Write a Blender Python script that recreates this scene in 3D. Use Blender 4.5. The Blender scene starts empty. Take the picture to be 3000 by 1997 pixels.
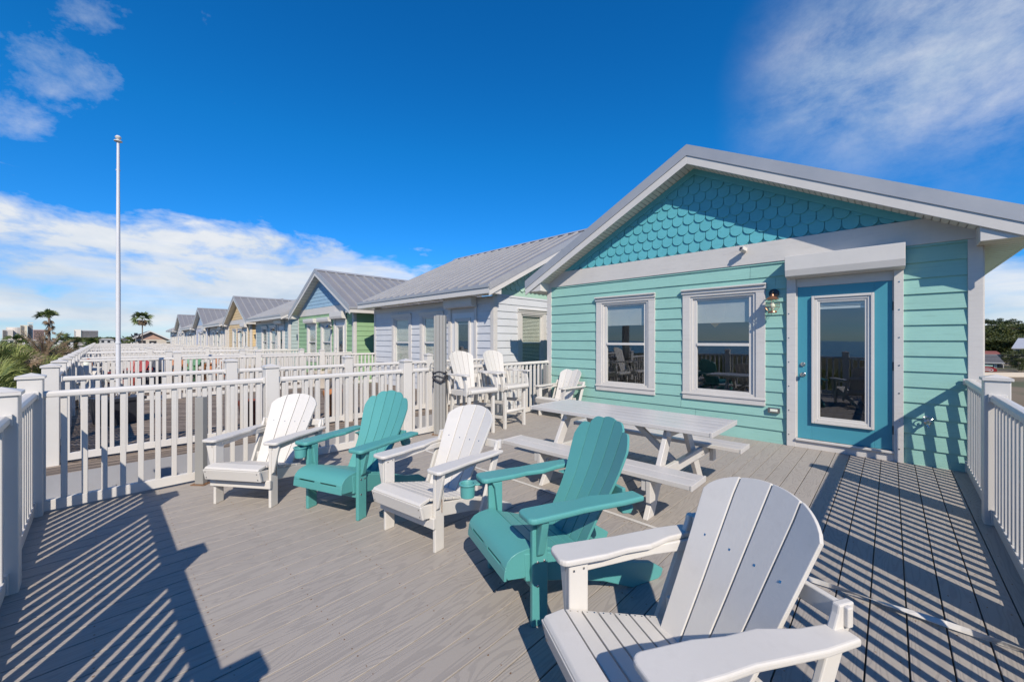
import bpy, math, random
from mathutils import Vector, Matrix
R = math.radians
rnd = random.Random(7)
sc = bpy.context.scene
col = sc.collection

# ------------------------------------------------------------------ materials
def new_mat(name):
    m = bpy.data.materials.new(name); m.use_nodes = True
    nt = m.node_tree
    for n in list(nt.nodes): nt.nodes.remove(n)
    out = nt.nodes.new('ShaderNodeOutputMaterial')
    b = nt.nodes.new('ShaderNodeBsdfPrincipled')
    nt.links.new(b.outputs[0], out.inputs[0])
    return m, nt, b, out
def N(nt, t, **k):
    n = nt.nodes.new(t)
    for a, v in k.items(): setattr(n, a, v)
    return n
def L(nt, a, b): nt.links.new(a, b)
def math_n(nt, op, a, b=None, c=None, clamp=False):
    n = nt.nodes.new('ShaderNodeMath'); n.operation = op; n.use_clamp = clamp
    for i, v in enumerate((a, b, c)):
        if v is None: continue
        if isinstance(v, (int, float)): n.inputs[i].default_value = v
        else: nt.links.new(v, n.inputs[i])
    return n.outputs[0]
def coords(nt, scale=(1, 1, 1), rot=(0, 0, 0), kind='Object'):
    tc = N(nt, 'ShaderNodeTexCoord'); mp = N(nt, 'ShaderNodeMapping')
    mp.inputs['Scale'].default_value = scale; mp.inputs['Rotation'].default_value = rot
    L(nt, tc.outputs[kind], mp.inputs[0]); return mp.outputs[0]
def noise(nt, vec, scale=5, detail=3, rough=.5, dist=0):
    n = N(nt, 'ShaderNodeTexNoise'); n.inputs['Scale'].default_value = scale
    n.inputs['Detail'].default_value = detail; n.inputs['Roughness'].default_value = rough
    n.inputs['Distortion'].default_value = dist
    if vec is not None: L(nt, vec, n.inputs['Vector'])
    return n.outputs['Fac']
def ramp(nt, fac, stops):
    r = N(nt, 'ShaderNodeValToRGB'); e = r.color_ramp.elements
    while len(e) < len(stops): e.new(.5)
    for i, (p, c) in enumerate(stops):
        e[i].position = p; e[i].color = (c, c, c, 1) if isinstance(c, (int, float)) else (*c, 1)
    L(nt, fac, r.inputs[0]); return r.outputs[0]
def mixc(nt, fac, a, b, mode='MIX'):
    n = N(nt, 'ShaderNodeMix', data_type='RGBA', blend_type=mode)
    for i, v in ((0, fac), (6, a), (7, b)):
        if isinstance(v, (int, float)): n.inputs[i].default_value = v
        elif isinstance(v, tuple): n.inputs[i].default_value = (*v, 1)
        else: L(nt, v, n.inputs[i])
    return n.outputs[2]
def bump(nt, b, h, strength=.3, dist=.002):
    n = N(nt, 'ShaderNodeBump'); n.inputs['Strength'].default_value = strength
    n.inputs['Distance'].default_value = dist
    L(nt, h, n.inputs['Height']); L(nt, n.outputs[0], b.inputs['Normal'])
def sc3(c, k): return tuple(min(1, x*k) for x in c)

MATS = {}
def paint(name, c, rough=.5, var=.08, dirt=.0, bs=.15, gs=(1, 1, 1), nscale=14, grain=None, isl=.10):
    """painted / moulded surface: slight colour drift, fine bump, optional stains"""
    if name in MATS: return MATS[name]
    m, nt, b, out = new_mat(name)
    v = coords(nt)
    f = noise(nt, v, 2.3, 4, .6)
    base = mixc(nt, ramp(nt, f, [(.3, 0), (.7, 1)]), sc3(c, 1-var), sc3(c, 1+var*.5))
    if dirt:
        f2 = noise(nt, v, 9, 5, .7)
        base = mixc(nt, ramp(nt, f2, [(.52, 0), (.75, dirt)]), base, (.22, .2, .17))
    ri = N(nt, 'ShaderNodeNewGeometry').outputs['Random Per Island']
    base = mixc(nt, math_n(nt, 'MULTIPLY', ri, isl), base, sc3(c, .5))
    L(nt, base, b.inputs['Base Color'])
    b.inputs['Roughness'].default_value = rough
    g = coords(nt, gs)
    h = noise(nt, g, nscale, 4, .6)
    if grain:
        h2 = noise(nt, coords(nt, grain), 1, 4, .65, 1.2)
        h = math_n(nt, 'ADD', math_n(nt, 'MULTIPLY', h, .35), h2)
        dk = ramp(nt, h2, [(.38, 1), (.44, .0)])
        base2 = mixc(nt, math_n(nt, 'MULTIPLY', dk, .16), base, sc3(c, .45))
        L(nt, base2, b.inputs['Base Color'])
    rr = math_n(nt, 'ADD', math_n(nt, 'MULTIPLY', f, .2), rough-.1); L(nt, rr, b.inputs['Roughness'])
    bump(nt, b, h, bs, .004)
    MATS[name] = m; return m
def plain(name, c, rough=.5, metal=0):
    if name in MATS: return MATS[name]
    return MATS.setdefault(name, _plain(name, c, rough, metal))
def _plain(name, c, rough, metal):
    m, nt, b, out = new_mat(name)
    f = noise(nt, coords(nt), 11, 4, .6)
    L(nt, mixc(nt, f, sc3(c, .82), sc3(c, 1.12)), b.inputs['Base Color'])
    b.inputs['Roughness'].default_value = rough; b.inputs['Metallic'].default_value = metal
    return m

def composite_mat():
    m, nt, b, out = new_mat('composite_board')
    geo = N(nt, 'ShaderNodeNewGeometry'); rpi = geo.outputs['Random Per Island']
    tc = N(nt, 'ShaderNodeTexCoord'); sx = N(nt, 'ShaderNodeSeparateXYZ'); L(nt, tc.outputs['Object'], sx.inputs[0])
    cx = N(nt, 'ShaderNodeCombineXYZ')
    L(nt, math_n(nt, 'MULTIPLY', sx.outputs[0], 7.5), cx.inputs[0])
    L(nt, math_n(nt, 'ADD', math_n(nt, 'MULTIPLY', sx.outputs[1], 1.0), math_n(nt, 'MULTIPLY', rpi, 60)), cx.inputs[1])
    L(nt, math_n(nt, 'MULTIPLY', rpi, 37), cx.inputs[2])
    f = noise(nt, cx.outputs[0], 1.0, 2.2, .42, .35)
    w = math_n(nt, 'SINE', math_n(nt, 'MULTIPLY', f, 115))
    line = ramp(nt, math_n(nt, 'ADD', math_n(nt, 'MULTIPLY', w, .5), .5), [(.14, 1), (.45, 0)])
    fine = noise(nt, coords(nt, (90, 5, 1)), 1, 3, .6)
    big = noise(nt, coords(nt, (.6, .6, 1)), 1.5, 4, .6)
    base = mixc(nt, big, (.315, .285, .252), (.36, .326, .29))
    base = mixc(nt, math_n(nt, 'MULTIPLY', rpi, .35), base, (.28, .252, .226))
    base = mixc(nt, math_n(nt, 'MULTIPLY', line, .28), base, (.19, .175, .165))
    spots = noise(nt, coords(nt, (1, 1, 1)), 38, 2, .5)
    base = mixc(nt, ramp(nt, spots, [(.73, 0), (.78, .5)]), base, (.13, .115, .10))
    L(nt, base, b.inputs['Base Color']); b.inputs['Roughness'].default_value = .62
    b.inputs['Specular IOR Level'].default_value = .3
    h = math_n(nt, 'SUBTRACT', math_n(nt, 'MULTIPLY', fine, .35), line)
    bump(nt, b, h, .4, .0012)
    return m
def oldwood_mat(rot, name):
    m, nt, b, out = new_mat(name)
    tc = N(nt, 'ShaderNodeTexCoord'); mp = N(nt, 'ShaderNodeMapping'); mp.inputs['Rotation'].default_value = (0, 0, rot)
    L(nt, tc.outputs['Object'], mp.inputs[0]); sx = N(nt, 'ShaderNodeSeparateXYZ'); L(nt, mp.outputs[0], sx.inputs[0])
    yy = math_n(nt, 'DIVIDE', sx.outputs[1], .142)
    cell = math_n(nt, 'FLOOR', yy); fr = math_n(nt, 'FRACT', yy)
    gap = math_n(nt, 'GREATER_THAN', math_n(nt, 'ABSOLUTE', math_n(nt, 'SUBTRACT', fr, .5)), .405)
    wn = N(nt, 'ShaderNodeTexWhiteNoise', noise_dimensions='1D'); L(nt, cell, wn.inputs['W'])
    cx = N(nt, 'ShaderNodeCombineXYZ')
    L(nt, math_n(nt, 'ADD', math_n(nt, 'MULTIPLY', sx.outputs[0], 1.3), math_n(nt, 'MULTIPLY', wn.outputs[0], 50)), cx.inputs[0])
    L(nt, math_n(nt, 'MULTIPLY', sx.outputs[1], 42), cx.inputs[1])
    g = noise(nt, cx.outputs[0], 1.2, 5, .7, .6)
    c = ramp(nt, g, [(.36, (.035, .028, .022)), (.5, (.20, .155, .12)), (.62, (.44, .36, .29))])
    c = mixc(nt, math_n(nt, 'MULTIPLY', wn.outputs[0], .75), c, (.115, .085, .062))
    c = mixc(nt, math_n(nt, 'MULTIPLY', gap, .9), c, (.02, .018, .016))
    L(nt, c, b.inputs['Base Color']); b.inputs['Roughness'].default_value = .85
    bump(nt, b, math_n(nt, 'SUBTRACT', g, gap), .6, .004)
    return m
def metal_roof_mat(name, c):
    m, nt, b, out = new_mat(name)
    f = noise(nt, coords(nt), 1.7, 5, .65)
    L(nt, mixc(nt, f, sc3(c, .85), sc3(c, 1.12)), b.inputs['Base Color'])
    b.inputs['Metallic'].default_value = .35
    L(nt, math_n(nt, 'ADD', math_n(nt, 'MULTIPLY', f, .25), .3), b.inputs['Roughness'])
    bump(nt, b, noise(nt, coords(nt), 3, 2), .15, .01)
    return m
def glass_mat(name='window_glass', refl=.17, tint=(.85, .92, .95)):
    m, nt, b, out = new_mat(name); nt.nodes.remove(b)
    tr = N(nt, 'ShaderNodeBsdfTransparent'); tr.inputs[0].default_value = (*tint, 1)
    gl = N(nt, 'ShaderNodeBsdfGlossy'); gl.inputs['Roughness'].default_value = .012
    gl.inputs[0].default_value = (.92, .95, 1, 1)
    lw = N(nt, 'ShaderNodeLayerWeight'); lw.inputs[0].default_value = .5
    f = math_n(nt, 'ADD', math_n(nt, 'MULTIPLY', math_n(nt, 'POWER', lw.outputs['Facing'], 4), .30), refl, clamp=True)
    bp = N(nt, 'ShaderNodeBump'); bp.inputs['Strength'].default_value = .03; bp.inputs['Distance'].default_value = .02
    L(nt, noise(nt, coords(nt), 1.6, 1), bp.inputs['Height']); L(nt, bp.outputs[0], gl.inputs['Normal'])
    mx = N(nt, 'ShaderNodeMixShader'); L(nt, f, mx.inputs[0]); L(nt, tr.outputs[0], mx.inputs[1]); L(nt, gl.outputs[0], mx.inputs[2])
    L(nt, mx.outputs[0], out.inputs[0]); return m
def leaf_mat(name, a, c, rough=.5):
    m, nt, b, out = new_mat(name)
    geo = N(nt, 'ShaderNodeNewGeometry'); oi = N(nt, 'ShaderNodeObjectInfo')
    f = math_n(nt, 'FRACT', math_n(nt, 'ADD', geo.outputs['Random Per Island'], oi.outputs['Random']))
    base = mixc(nt, f, a, c); L(nt, base, b.inputs['Base Color'])
    b.inputs['Roughness'].default_value = rough
    tl = N(nt, 'ShaderNodeBsdfTranslucent'); L(nt, base, tl.inputs[0])
    mx = N(nt, 'ShaderNodeMixShader'); mx.inputs[0].default_value = .25
    L(nt, b.outputs[0], mx.inputs[1]); L(nt, tl.outputs[0], mx.inputs[2]); L(nt, mx.outputs[0], out.inputs[0])
    return m

M_VINYL = paint('white_vinyl', (.58, .555, .515), .38, .05, .06, .05)
M_POLYW = paint('white_resin_lumber', (.57, .545, .505), .5, .05, .12, .10, nscale=90)
M_TEAL = paint('teal_resin', (.085, .30, .285), .45, .05, 0, .25, nscale=70)
M_TABLE = paint('white_table_vinyl', (.55, .525, .49), .33, .05, .12, .06)
M_TRIM = paint('white_trim_board', (.56, .535, .50), .55, .05, .06, .25, grain=(3, 3, 60))
M_TRIMH = paint('white_beam_board', (.50, .475, .44), .55, .05, .06, .25, grain=(3, 3, 60))
M_SOFFIT = paint('soffit_vinyl', (.60, .585, .51), .55, .05, .05, .05)
M_MINT = paint('mint_siding', (.255, .475, .41), .6, .05, .03, .45, grain=(2.2, 2.2, 55))
M_SCALE = paint('turquoise_shingle', (.10, .385, .43), .55, .05, .0, .2, grain=(2.5, 2.5, 40), isl=.05)
M_DOOR = paint('turquoise_door_paint', (.06, .27, .34), .42, .03, 0, .03)
M_COMP = composite_mat()
M_WOOD = oldwood_mat(R(-45), 'weathered_deck_diagonal')
M_WOOD2 = oldwood_mat(R(90), 'weathered_deck_edge')
M_ROOF = metal_roof_mat('galvanised_roof', (.30, .29, .285))
M_ROOFT = metal_roof_mat('galvanised_trim', (.42, .415, .41))
M_GREY = paint('grey_aluminium', (0.264, 0.260, 0.246), .45, .06, .1, .05)
M_FLASH = paint('grey_flashing', (.30, .30, .31), .5, .08, .15, .05)
M_GLASS = glass_mat()
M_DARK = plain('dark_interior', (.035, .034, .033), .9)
M_BLIND = paint('blind_slats', (.52, .49, .43), .6)
M_BLINDN = paint('cream_blind_slats', (.78, .70, .55), .6)
M_BLACK = plain('black_iron', (.02, .02, .022), .4)
M_STEEL = plain('satin_nickel', (.55, .53, .5), .25, 1)
M_RUST = plain('rusty_steel', (.28, .16, .09), .6, .6)
M_COPPER = plain('aged_copper', (.42, .20, .12), .35, .8)
M_CABLE = plain('black_webbing', (.03, .03, .035), .7)
M_BULB = paint('frosted_globe', (.72, .74, .62), .25, .02)

# ------------------------------------------------------------------ mesh building
class MB:
    def __init__(s): s.v = []; s.f = []
    def quad(s, a, b, c, d):
        n = len(s.v); s.v += [tuple(a), tuple(b), tuple(c), tuple(d)]; s.f.append((n, n+1, n+2, n+3)); return s
    def poly(s, pts):
        n = len(s.v); s.v += [tuple(p) for p in pts]; s.f.append(tuple(range(n, n+len(pts)))); return s
    def box(s, x0, x1, y0, y1, z0, z1):
        if x0 > x1: x0, x1 = x1, x0
        if y0 > y1: y0, y1 = y1, y0
        if z0 > z1: z0, z1 = z1, z0
        n = len(s.v)
        s.v += [(x, y, z) for z in (z0, z1) for y in (y0, y1) for x in (x0, x1)]
        s.f += [(n, n+2, n+3, n+1), (n+4, n+5, n+7, n+6), (n, n+1, n+5, n+4), (n+2, n+6, n+7, n+3), (n, n+4, n+6, n+2), (n+1, n+3, n+7, n+5)]
        return s
    def prism(s, pts, fn, d0, d1):
        """pts 2-D polygon; fn(a, b, d) -> xyz; extruded from d0 to d1"""
        k = len(pts); n = len(s.v)
        s.v += [tuple(fn(a, b, d0)) for a, b in pts] + [tuple(fn(a, b, d1)) for a, b in pts]
        s.f.append(tuple(range(n+k-1, n-1, -1))); s.f.append(tuple(range(n+k, n+2*k)))
        for i in range(k):
            j = (i+1) % k; s.f.append((n+i, n+j, n+k+j, n+k+i))
        return s
    def yz(s, pts, x0, x1): return s.prism(pts, lambda a, b, d: (d, a, b), x0, x1)
    def xz(s, pts, y0, y1): return s.prism(pts, lambda a, b, d: (a, d, b), y0, y1)
    def xy(s, pts, z0, z1): return s.prism(pts, lambda a, b, d: (a, b, d), z0, z1)
    def bar(s, p, q, w, h, up=(0, 0, 1)):
        p, q = Vector(p), Vector(q); d = (q-p).normalized(); u = Vector(up)
        if abs(d.dot(u)) > .99: u = Vector((1, 0, 0))
        a = d.cross(u).normalized()*w/2; b = a.cross(d).normalized()*h/2
        n = len(s.v)
        s.v += [tuple(c+sa*a+sb*b) for c in (p, q) for sa, sb in ((-1, -1), (1, -1), (1, 1), (-1, 1))]
        s.f += [(n+3, n+2, n+1, n), (n+4, n+5, n+6, n+7)] + [(n+i, n+(i+1) % 4, n+4+(i+1) % 4, n+4+i) for i in range(4)]
        return s
    def tube(s, pts, r, seg=8, caps=True):
        pts = [Vector(p) for p in pts]; n0 = len(s.v); k = len(pts)
        rr = r if isinstance(r, (list, tuple)) else [r]*k
        ref = Vector((0, 0, 1))
        for i, p in enumerate(pts):
            d = (pts[min(i+1, k-1)]-pts[max(i-1, 0)]).normalized()
            u = ref if abs(d.dot(ref)) < .95 else Vector((1, 0, 0))
            a = d.cross(u).normalized(); b = d.cross(a).normalized()
            for j in range(seg):
                t = 2*math.pi*j/seg
                s.v.append(tuple(p+rr[i]*(math.cos(t)*a+math.sin(t)*b)))
        for i in range(k-1):
            for j in range(seg):
                a = n0+i*seg+j; b = n0+i*seg+(j+1) % seg
                s.f.append((a, b, b+seg, a+seg))
        if caps:
            s.f.append(tuple(range(n0+seg-1, n0-1, -1))); s.f.append(tuple(range(n0+(k-1)*seg, n0+k*seg)))
        return s
    def lathe(s, prof, c=(0, 0, 0), seg=16):
        n0 = len(s.v); k = len(prof)
        for r, z in prof:
            for j in range(seg):
                t = 2*math.pi*j/seg; s.v.append((c[0]+r*math.cos(t), c[1]+r*math.sin(t), c[2]+z))
        for i in range(k-1):
            for j in range(seg):
                a = n0+i*seg+j; b = n0+i*seg+(j+1) % seg; s.f.append((a, b, b+seg, a+seg))
        s.f.append(tuple(range(n0+seg-1, n0-1, -1))); s.f.append(tuple(range(n0+(k-1)*seg, n0+k*seg)))
        return s
    def xform(s, mat, start=0):
        for i in range(start, len(s.v)): s.v[i] = tuple(mat @ Vector(s.v[i]))
        return s
    def build(s, name, mat, parent=None, bevel=0, smooth=False, loc=None, seg=2):
        me = bpy.data.meshes.new(name); me.from_pydata(s.v, [], s.f); me.update()
        if mat: me.materials.append(mat)
        o = bpy.data.objects.new(name, me); col.objects.link(o)
        if parent: o.parent = parent
        if loc: o.location = loc
        if smooth:
            me.polygons.foreach_set('use_smooth', [True]*len(me.polygons)); me.set_sharp_from_angle(angle=R(40))
        if bevel:
            b = o.modifiers.new('edge', 'BEVEL'); b.width = bevel; b.segments = seg; b.limit_method = 'ANGLE'; b.angle_limit = R(40)
        return o
def tag(o, label=None, cat=None, group=None, kind=None):
    if label: o['label'] = label
    if cat: o['category'] = cat
    if group: o['group'] = group
    if kind: o['kind'] = kind
    return o
def empty(name, loc=(0, 0, 0), rz=0):
    o = bpy.data.objects.new(name, None); o.empty_display_size = .2; col.objects.link(o)
    o.location = loc; o.rotation_euler = (0, 0, rz); return o
KIDS = {}
def copy_tree(o, parent=None):
    c = o.copy(); col.objects.link(c)
    if parent: c.parent = parent
    for ch in [x for x in o.children]: copy_tree(ch, c)
    return c
def clip(poly, halfs):
    """clip convex polygon by half planes (a,b,c): a x + b y <= c"""
    for a, b, c in halfs:
        out = []; k = len(poly)
        for i in range(k):
            p, q = poly[i], poly[(i+1) % k]
            dp = a*p[0]+b*p[1]-c; dq = a*q[0]+b*q[1]-c
            if dp <= 0: out.append(p)
            if (dp < 0 < dq) or (dq < 0 < dp):
                t = dp/(dp-dq); out.append((p[0]+t*(q[0]-p[0]), p[1]+t*(q[1]-p[1])))
        poly = out
        if len(poly) < 3: return []
    return poly
# ------------------------------------------------------------------ camera, sun, sky
YAW = R(43.74)
cam_d = bpy.data.cameras.new('camera'); cam = bpy.data.objects.new('camera', cam_d); col.objects.link(cam)
cam.location = (0, 0, 1.4); cam.rotation_euler = (R(90), 0, YAW)
cam_d.sensor_width = 36; cam_d.lens = 36*1158/3000; cam_d.clip_end = 6000; cam_d.clip_start = .02
cam_d.shift_y = (998.5-997)/3000*-1
sc.camera = cam
SUN_EL = 38.3; SUN_H = Vector((.823, -.568, 0)).normalized()
sd = bpy.data.lights.new('sun', 'SUN'); sun = bpy.data.objects.new('sun', sd); col.objects.link(sun)
sdir = Vector((SUN_H.x*math.cos(R(SUN_EL)), SUN_H.y*math.cos(R(SUN_EL)), math.sin(R(SUN_EL))))
sun.rotation_euler = sdir.to_track_quat('Z', 'Y').to_euler()
sd.energy = 5.0; sd.angle = R(.53); sd.color = (1, .91, .79)
sc.view_settings.view_transform = 'Standard'; sc.view_settings.look = 'None'; sc.view_settings.exposure = .20; sc.view_settings.gamma = 1
w = bpy.data.worlds.new('World'); sc.world = w; w.use_nodes = True
nt = w.node_tree
for n in list(nt.nodes): nt.nodes.remove(n)
wo = N(nt, 'ShaderNodeOutputWorld'); bg = N(nt, 'ShaderNodeBackground'); L(nt, bg.outputs[0], wo.inputs[0])
bg.inputs[1].default_value = .081
sky = N(nt, 'ShaderNodeTexSky', sky_type='NISHITA'); sky.sun_disc = False
sky.sun_elevation = R(SUN_EL); sky.sun_rotation = math.atan2(SUN_H.x, SUN_H.y); sky.air_density = 1.0; sky.dust_density = .0; sky.ozone_density = 2.5
hs = N(nt, 'ShaderNodeHueSaturation'); hs.inputs['Saturation'].default_value = 1.32; hs.inputs['Value'].default_value = 1.0
L(nt, sky.outputs[0], hs.inputs['Color'])
skyz = N(nt, 'ShaderNodeSeparateXYZ'); L(nt, N(nt, 'ShaderNodeTexCoord').outputs['Generated'], skyz.inputs[0])
tint = mixc(nt, ramp(nt, skyz.outputs[2], [(.0, 0), (.42, 1)]), (.36, .80, 1.55), (.20, 1.28, 1.70))
skyc = mixc(nt, 1.0, hs.outputs[0], tint, 'MULTIPLY')
tc = N(nt, 'ShaderNodeTexCoord'); dv = tc.outputs['Generated']
sx = N(nt, 'ShaderNodeSeparateXYZ'); L(nt, dv, sx.inputs[0])
def dirn(u, v):      # direction of a photograph pixel (native 3000 px), used only to aim the clouds
    a = (u-1500)/1158; b = (997-v)/1158
    return Vector((-math.sin(YAW)+math.cos(YAW)*a, math.cos(YAW)+math.sin(YAW)*a, b)).normalized()
def wmap(scale, rot=(0, 0, 0), loc=(0, 0, 0)):
    mp = N(nt, 'ShaderNodeMapping'); mp.inputs['Scale'].default_value = scale; mp.inputs['Rotation'].default_value = rot
    mp.inputs['Location'].default_value = loc; L(nt, dv, mp.inputs[0]); return mp.outputs[0]
def blob(u, v, r0, r1, u2=None, v2=None):
    """soft mask round a sky direction; with a second direction: round the arc between them"""
    c = dirn(u, v)
    d = N(nt, 'ShaderNodeVectorMath', operation='DISTANCE')
    L(nt, dv, d.inputs[0]); d.inputs[1].default_value = c
    mr = N(nt, 'ShaderNodeMapRange'); mr.interpolation_type = 'SMOOTHSTEP'
    mr.inputs['From Min'].default_value = r1; mr.inputs['From Max'].default_value = r0
    L(nt, d.outputs['Value'], mr.inputs[0]); return mr.outputs[0]
def addm(*ms):
    o = ms[0]
    for m_ in ms[1:]: o = math_n(nt, 'MAXIMUM', o, m_)
    return o
# low cloud bank round the horizon
nb = noise(nt, wmap((1, 1, 2.4), loc=(.3, .2, .1)), 5.0, 10, .57, .2)
nb2 = noise(nt, wmap((1, 1, 2.0), loc=(3, 1, 2)), 1.7, 2, .5)
el = sx.outputs[2]
topz = math_n(nt, 'ADD', math_n(nt, 'MULTIPLY', nb2, .27), .030)
edge = math_n(nt, 'SUBTRACT', topz, el)
dens = math_n(nt, 'ADD', math_n(nt, 'MULTIPLY', edge, 4.2), math_n(nt, 'MULTIPLY', math_n(nt, 'SUBTRACT', nb, .50), 2.3))
dens = math_n(nt, 'ADD', dens, math_n(nt, 'MULTIPLY', blob(950, 770, .0, .24), .42))
bank = ramp(nt, dens, [(.0, 0), (.34, .95)])
# keep gaps of blue inside the bank
gapn = noise(nt, wmap((1, 1, 7), loc=(5, 2, 1)), 2.6, 6, .6)
bank = math_n(nt, 'MULTIPLY', bank, ramp(nt, gapn, [(.34, .55), (.54, 1)]))
bank = math_n(nt, 'MULTIPLY', bank, ramp(nt, math_n(nt, 'ADD', math_n(nt, 'MULTIPLY', sx.outputs[1], .5), .5), [(.18, .45), (.40, 1)]))
# streaky cirrus, upper right
cd = dirn(2700, 150)
nc = noise(nt, wmap((1.3, 1.3, 1.9), rot=(R(30), R(-25), R(20))), 3.4, 11, .68, .15)
nc2 = noise(nt, wmap((1.4, 1.4, 1.4), loc=(2, 0, 1)), 2.3, 4, .5)
cm = addm(blob(2600, 170, .05, .26), blob(2850, 60, .05, .30), blob(2440, 270, .03, .14), math_n(nt, 'MULTIPLY', blob(2290, 350, .0, .12), .6), math_n(nt, 'MULTIPLY', blob(2880, 480, .0, .12), .2), math_n(nt, 'MULTIPLY', blob(1700, 600, .0, .10), .0))
cir = math_n(nt, 'MULTIPLY', cm, ramp(nt, nc, [(.38, .05), (.68, 1)]))
cir = math_n(nt, 'MULTIPLY', cir, ramp(nt, nc2, [(.25, .5), (.6, 1)]))
# small puffs, upper left
np_ = noise(nt, wmap((1, 1, 1.3), loc=(1, 4, 0)), 9, 9, .62, .1)
pm = addm(blob(220, 50, .0, .11), blob(85, 170, .0, .12), blob(100, 245, 0, .08), blob(270, 195, .0, .09), blob(10, 310, .0, .10), math_n(nt, 'MULTIPLY', blob(60, 120, 0, .08), .6), math_n(nt, 'MULTIPLY', blob(1020, 272, 0, .012), .4),
          math_n(nt, 'MULTIPLY', blob(545, 670, 0, .07), .6), math_n(nt, 'MULTIPLY', blob(370, 565, 0, .03), .5))
puff = ramp(nt, math_n(nt, 'ADD', math_n(nt, 'MULTIPLY', pm, .62), math_n(nt, 'SUBTRACT', math_n(nt, 'MULTIPLY', np_, 2.4), 1.66)), [(.0, 0), (.75, .62)])
cl = math_n(nt, 'MAXIMUM', bank, math_n(nt, 'MAXIMUM', math_n(nt, 'MULTIPLY', cir, .78), puff), clamp=True)
shade = mixc(nt, ramp(nt, nb, [(.42, 0), (.66, 1)]), (6.4, 7.4, 8.6), (9.2, 9.4, 9.6))
final = mixc(nt, cl, skyc, shade)
L(nt, final, bg.inputs[0])
# ------------------------------------------------------------------ houses
FY = 6.4; SL = .527; CTOP = 4.295; PITCH = 7.4
def lap_wall(mb, O, U, Nn, u0, u1, z0, z1, openings=(), e=.175, tri=None, zoff=0.):
    """lap siding as real boards; tri=(uc, zpeak, slope) clips the rows under a gable"""
    O, U, Nn = Vector(O), Vector(U), Vector(Nn); Zv = Vector((0, 0, 1))
    def P(u, z, n): return O+U*u+Zv*z+Nn*n
    k = math.floor((z0-zoff)/e)
    z = zoff+k*e
    while z < z1-1e-4:
        a, b = max(z, z0), min(z+e, z1)
        if b-a > .004:
            zs = sorted({a, b}|{q for (_, _, oz0, oz1) in openings for q in (oz0, oz1) if a < q < b})
            for za, zb in zip(zs, zs[1:]):
                iv = [(u0, u1)]
                for (o0, o1, oz0, oz1) in openings:
                    if oz0 < zb-1e-5 and oz1 > za+1e-5:
                        iv = [p for (s0, s1) in iv for p in ((s0, min(s1, o0)), (max(s0, o1), s1)) if p[1]-p[0] > 1e-4]
                for (s0, s1) in iv:
                    n0 = .020-.016*(za-z)/e; n1 = .020-.016*(zb-z)/e
                    A0, A1, B0, B1 = s0, s1, s0, s1
                    if tri:
                        uc, zp, sl = tri
                        ha = (zp-za)/sl; hb = max(0, (zp-zb)/sl)
                        A0, A1 = max(s0, uc-ha), min(s1, uc+ha); B0, B1 = max(s0, uc-hb), min(s1, uc+hb)
                        if A1-A0 < .01: continue
                    cut = []
                    if not tri and s1-s0 > 1.4 and zb-za > .1: cut = [s0+(s1-s0)*(.2+.6*((k*37+int(z*57)) % 11)/11.)]
                    if cut:
                        c_ = cut[0]
                        mb.quad(P(A0, za, n0), P(c_-.0015, za, n0), P(c_-.0015, zb, n1), P(B0, zb, n1)); mb.quad(P(c_+.0015, za, n0-.0012), P(A1, za, n0-.0012), P(B1, zb, n1-.0012), P(c_+.0015, zb, n1-.0012))
                        mb.quad(P(c_-.0015, za, n0-.008), P(c_+.0015, za, n0-.008), P(c_+.0015, zb, n1-.003), P(c_-.0015, zb, n1-.003))
                    else: mb.quad(P(A0, za, n0), P(A1, za, n0), P(B1, zb, n1), P(B0, zb, n1))
                    if abs(za-z) < 1e-5: mb.quad(P(A0, za, -.003), P(A1, za, -.003), P(A1, za, n0), P(A0, za, n0))
        z += e
def scallops(mb, O, U, Nn, uc, zb, zp, sl, w=.168, e=.15):
    O, U, Nn = Vector(O), Vector(U), Vector(Nn); Zv = Vector((0, 0, 1))
    halfs = [(sl, 1, zp+sl*uc), (-sl, 1, zp-sl*uc), (0, -1, -zb)]
    rows = int((zp-zb)/e)+2; r = w/2-.0045
    for i in range(rows):
        zc = zb+i*e
        half = (zp-zb)/sl; n = int(half/w)+2
        for j in range(-n, n+1):
            x = uc+(j+(.5 if i % 2 else 0))*w
            pts = [(x-r, zc+e+.05), (x-r, zc+r*.92)]+[(x-r*math.cos(t), zc+r*.92-r*.92*math.sin(t)) for t in [math.pi*q/8 for q in range(1, 8)]]+[(x+r, zc+r*.92), (x+r, zc+e+.05)]
            pts = pts[::-1]
            c = clip(pts, halfs)
            if len(c) < 3: continue
            def fn(a, b, d, zc=zc): return O+U*a+Zv*b+Nn*(d+(.004 if d > .003 else 0)+.010*(1-(b-zc)/(e+.1)) if d > .003 else 0)
            k = len(c); s = len(mb.v)
            mb.v += [tuple(O+U*a+Zv*b+Nn*.001) for a, b in c]+[tuple(O+U*a+Zv*b+Nn*(.024-.095*(b-zc))) for a, b in c]
            mb.f.append(tuple(range(s+k, s+2*k)))
            for q in range(k):
                t2 = (q+1) % k; mb.f.append((s+q, s+t2, s+k+t2, s+k+q))
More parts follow.
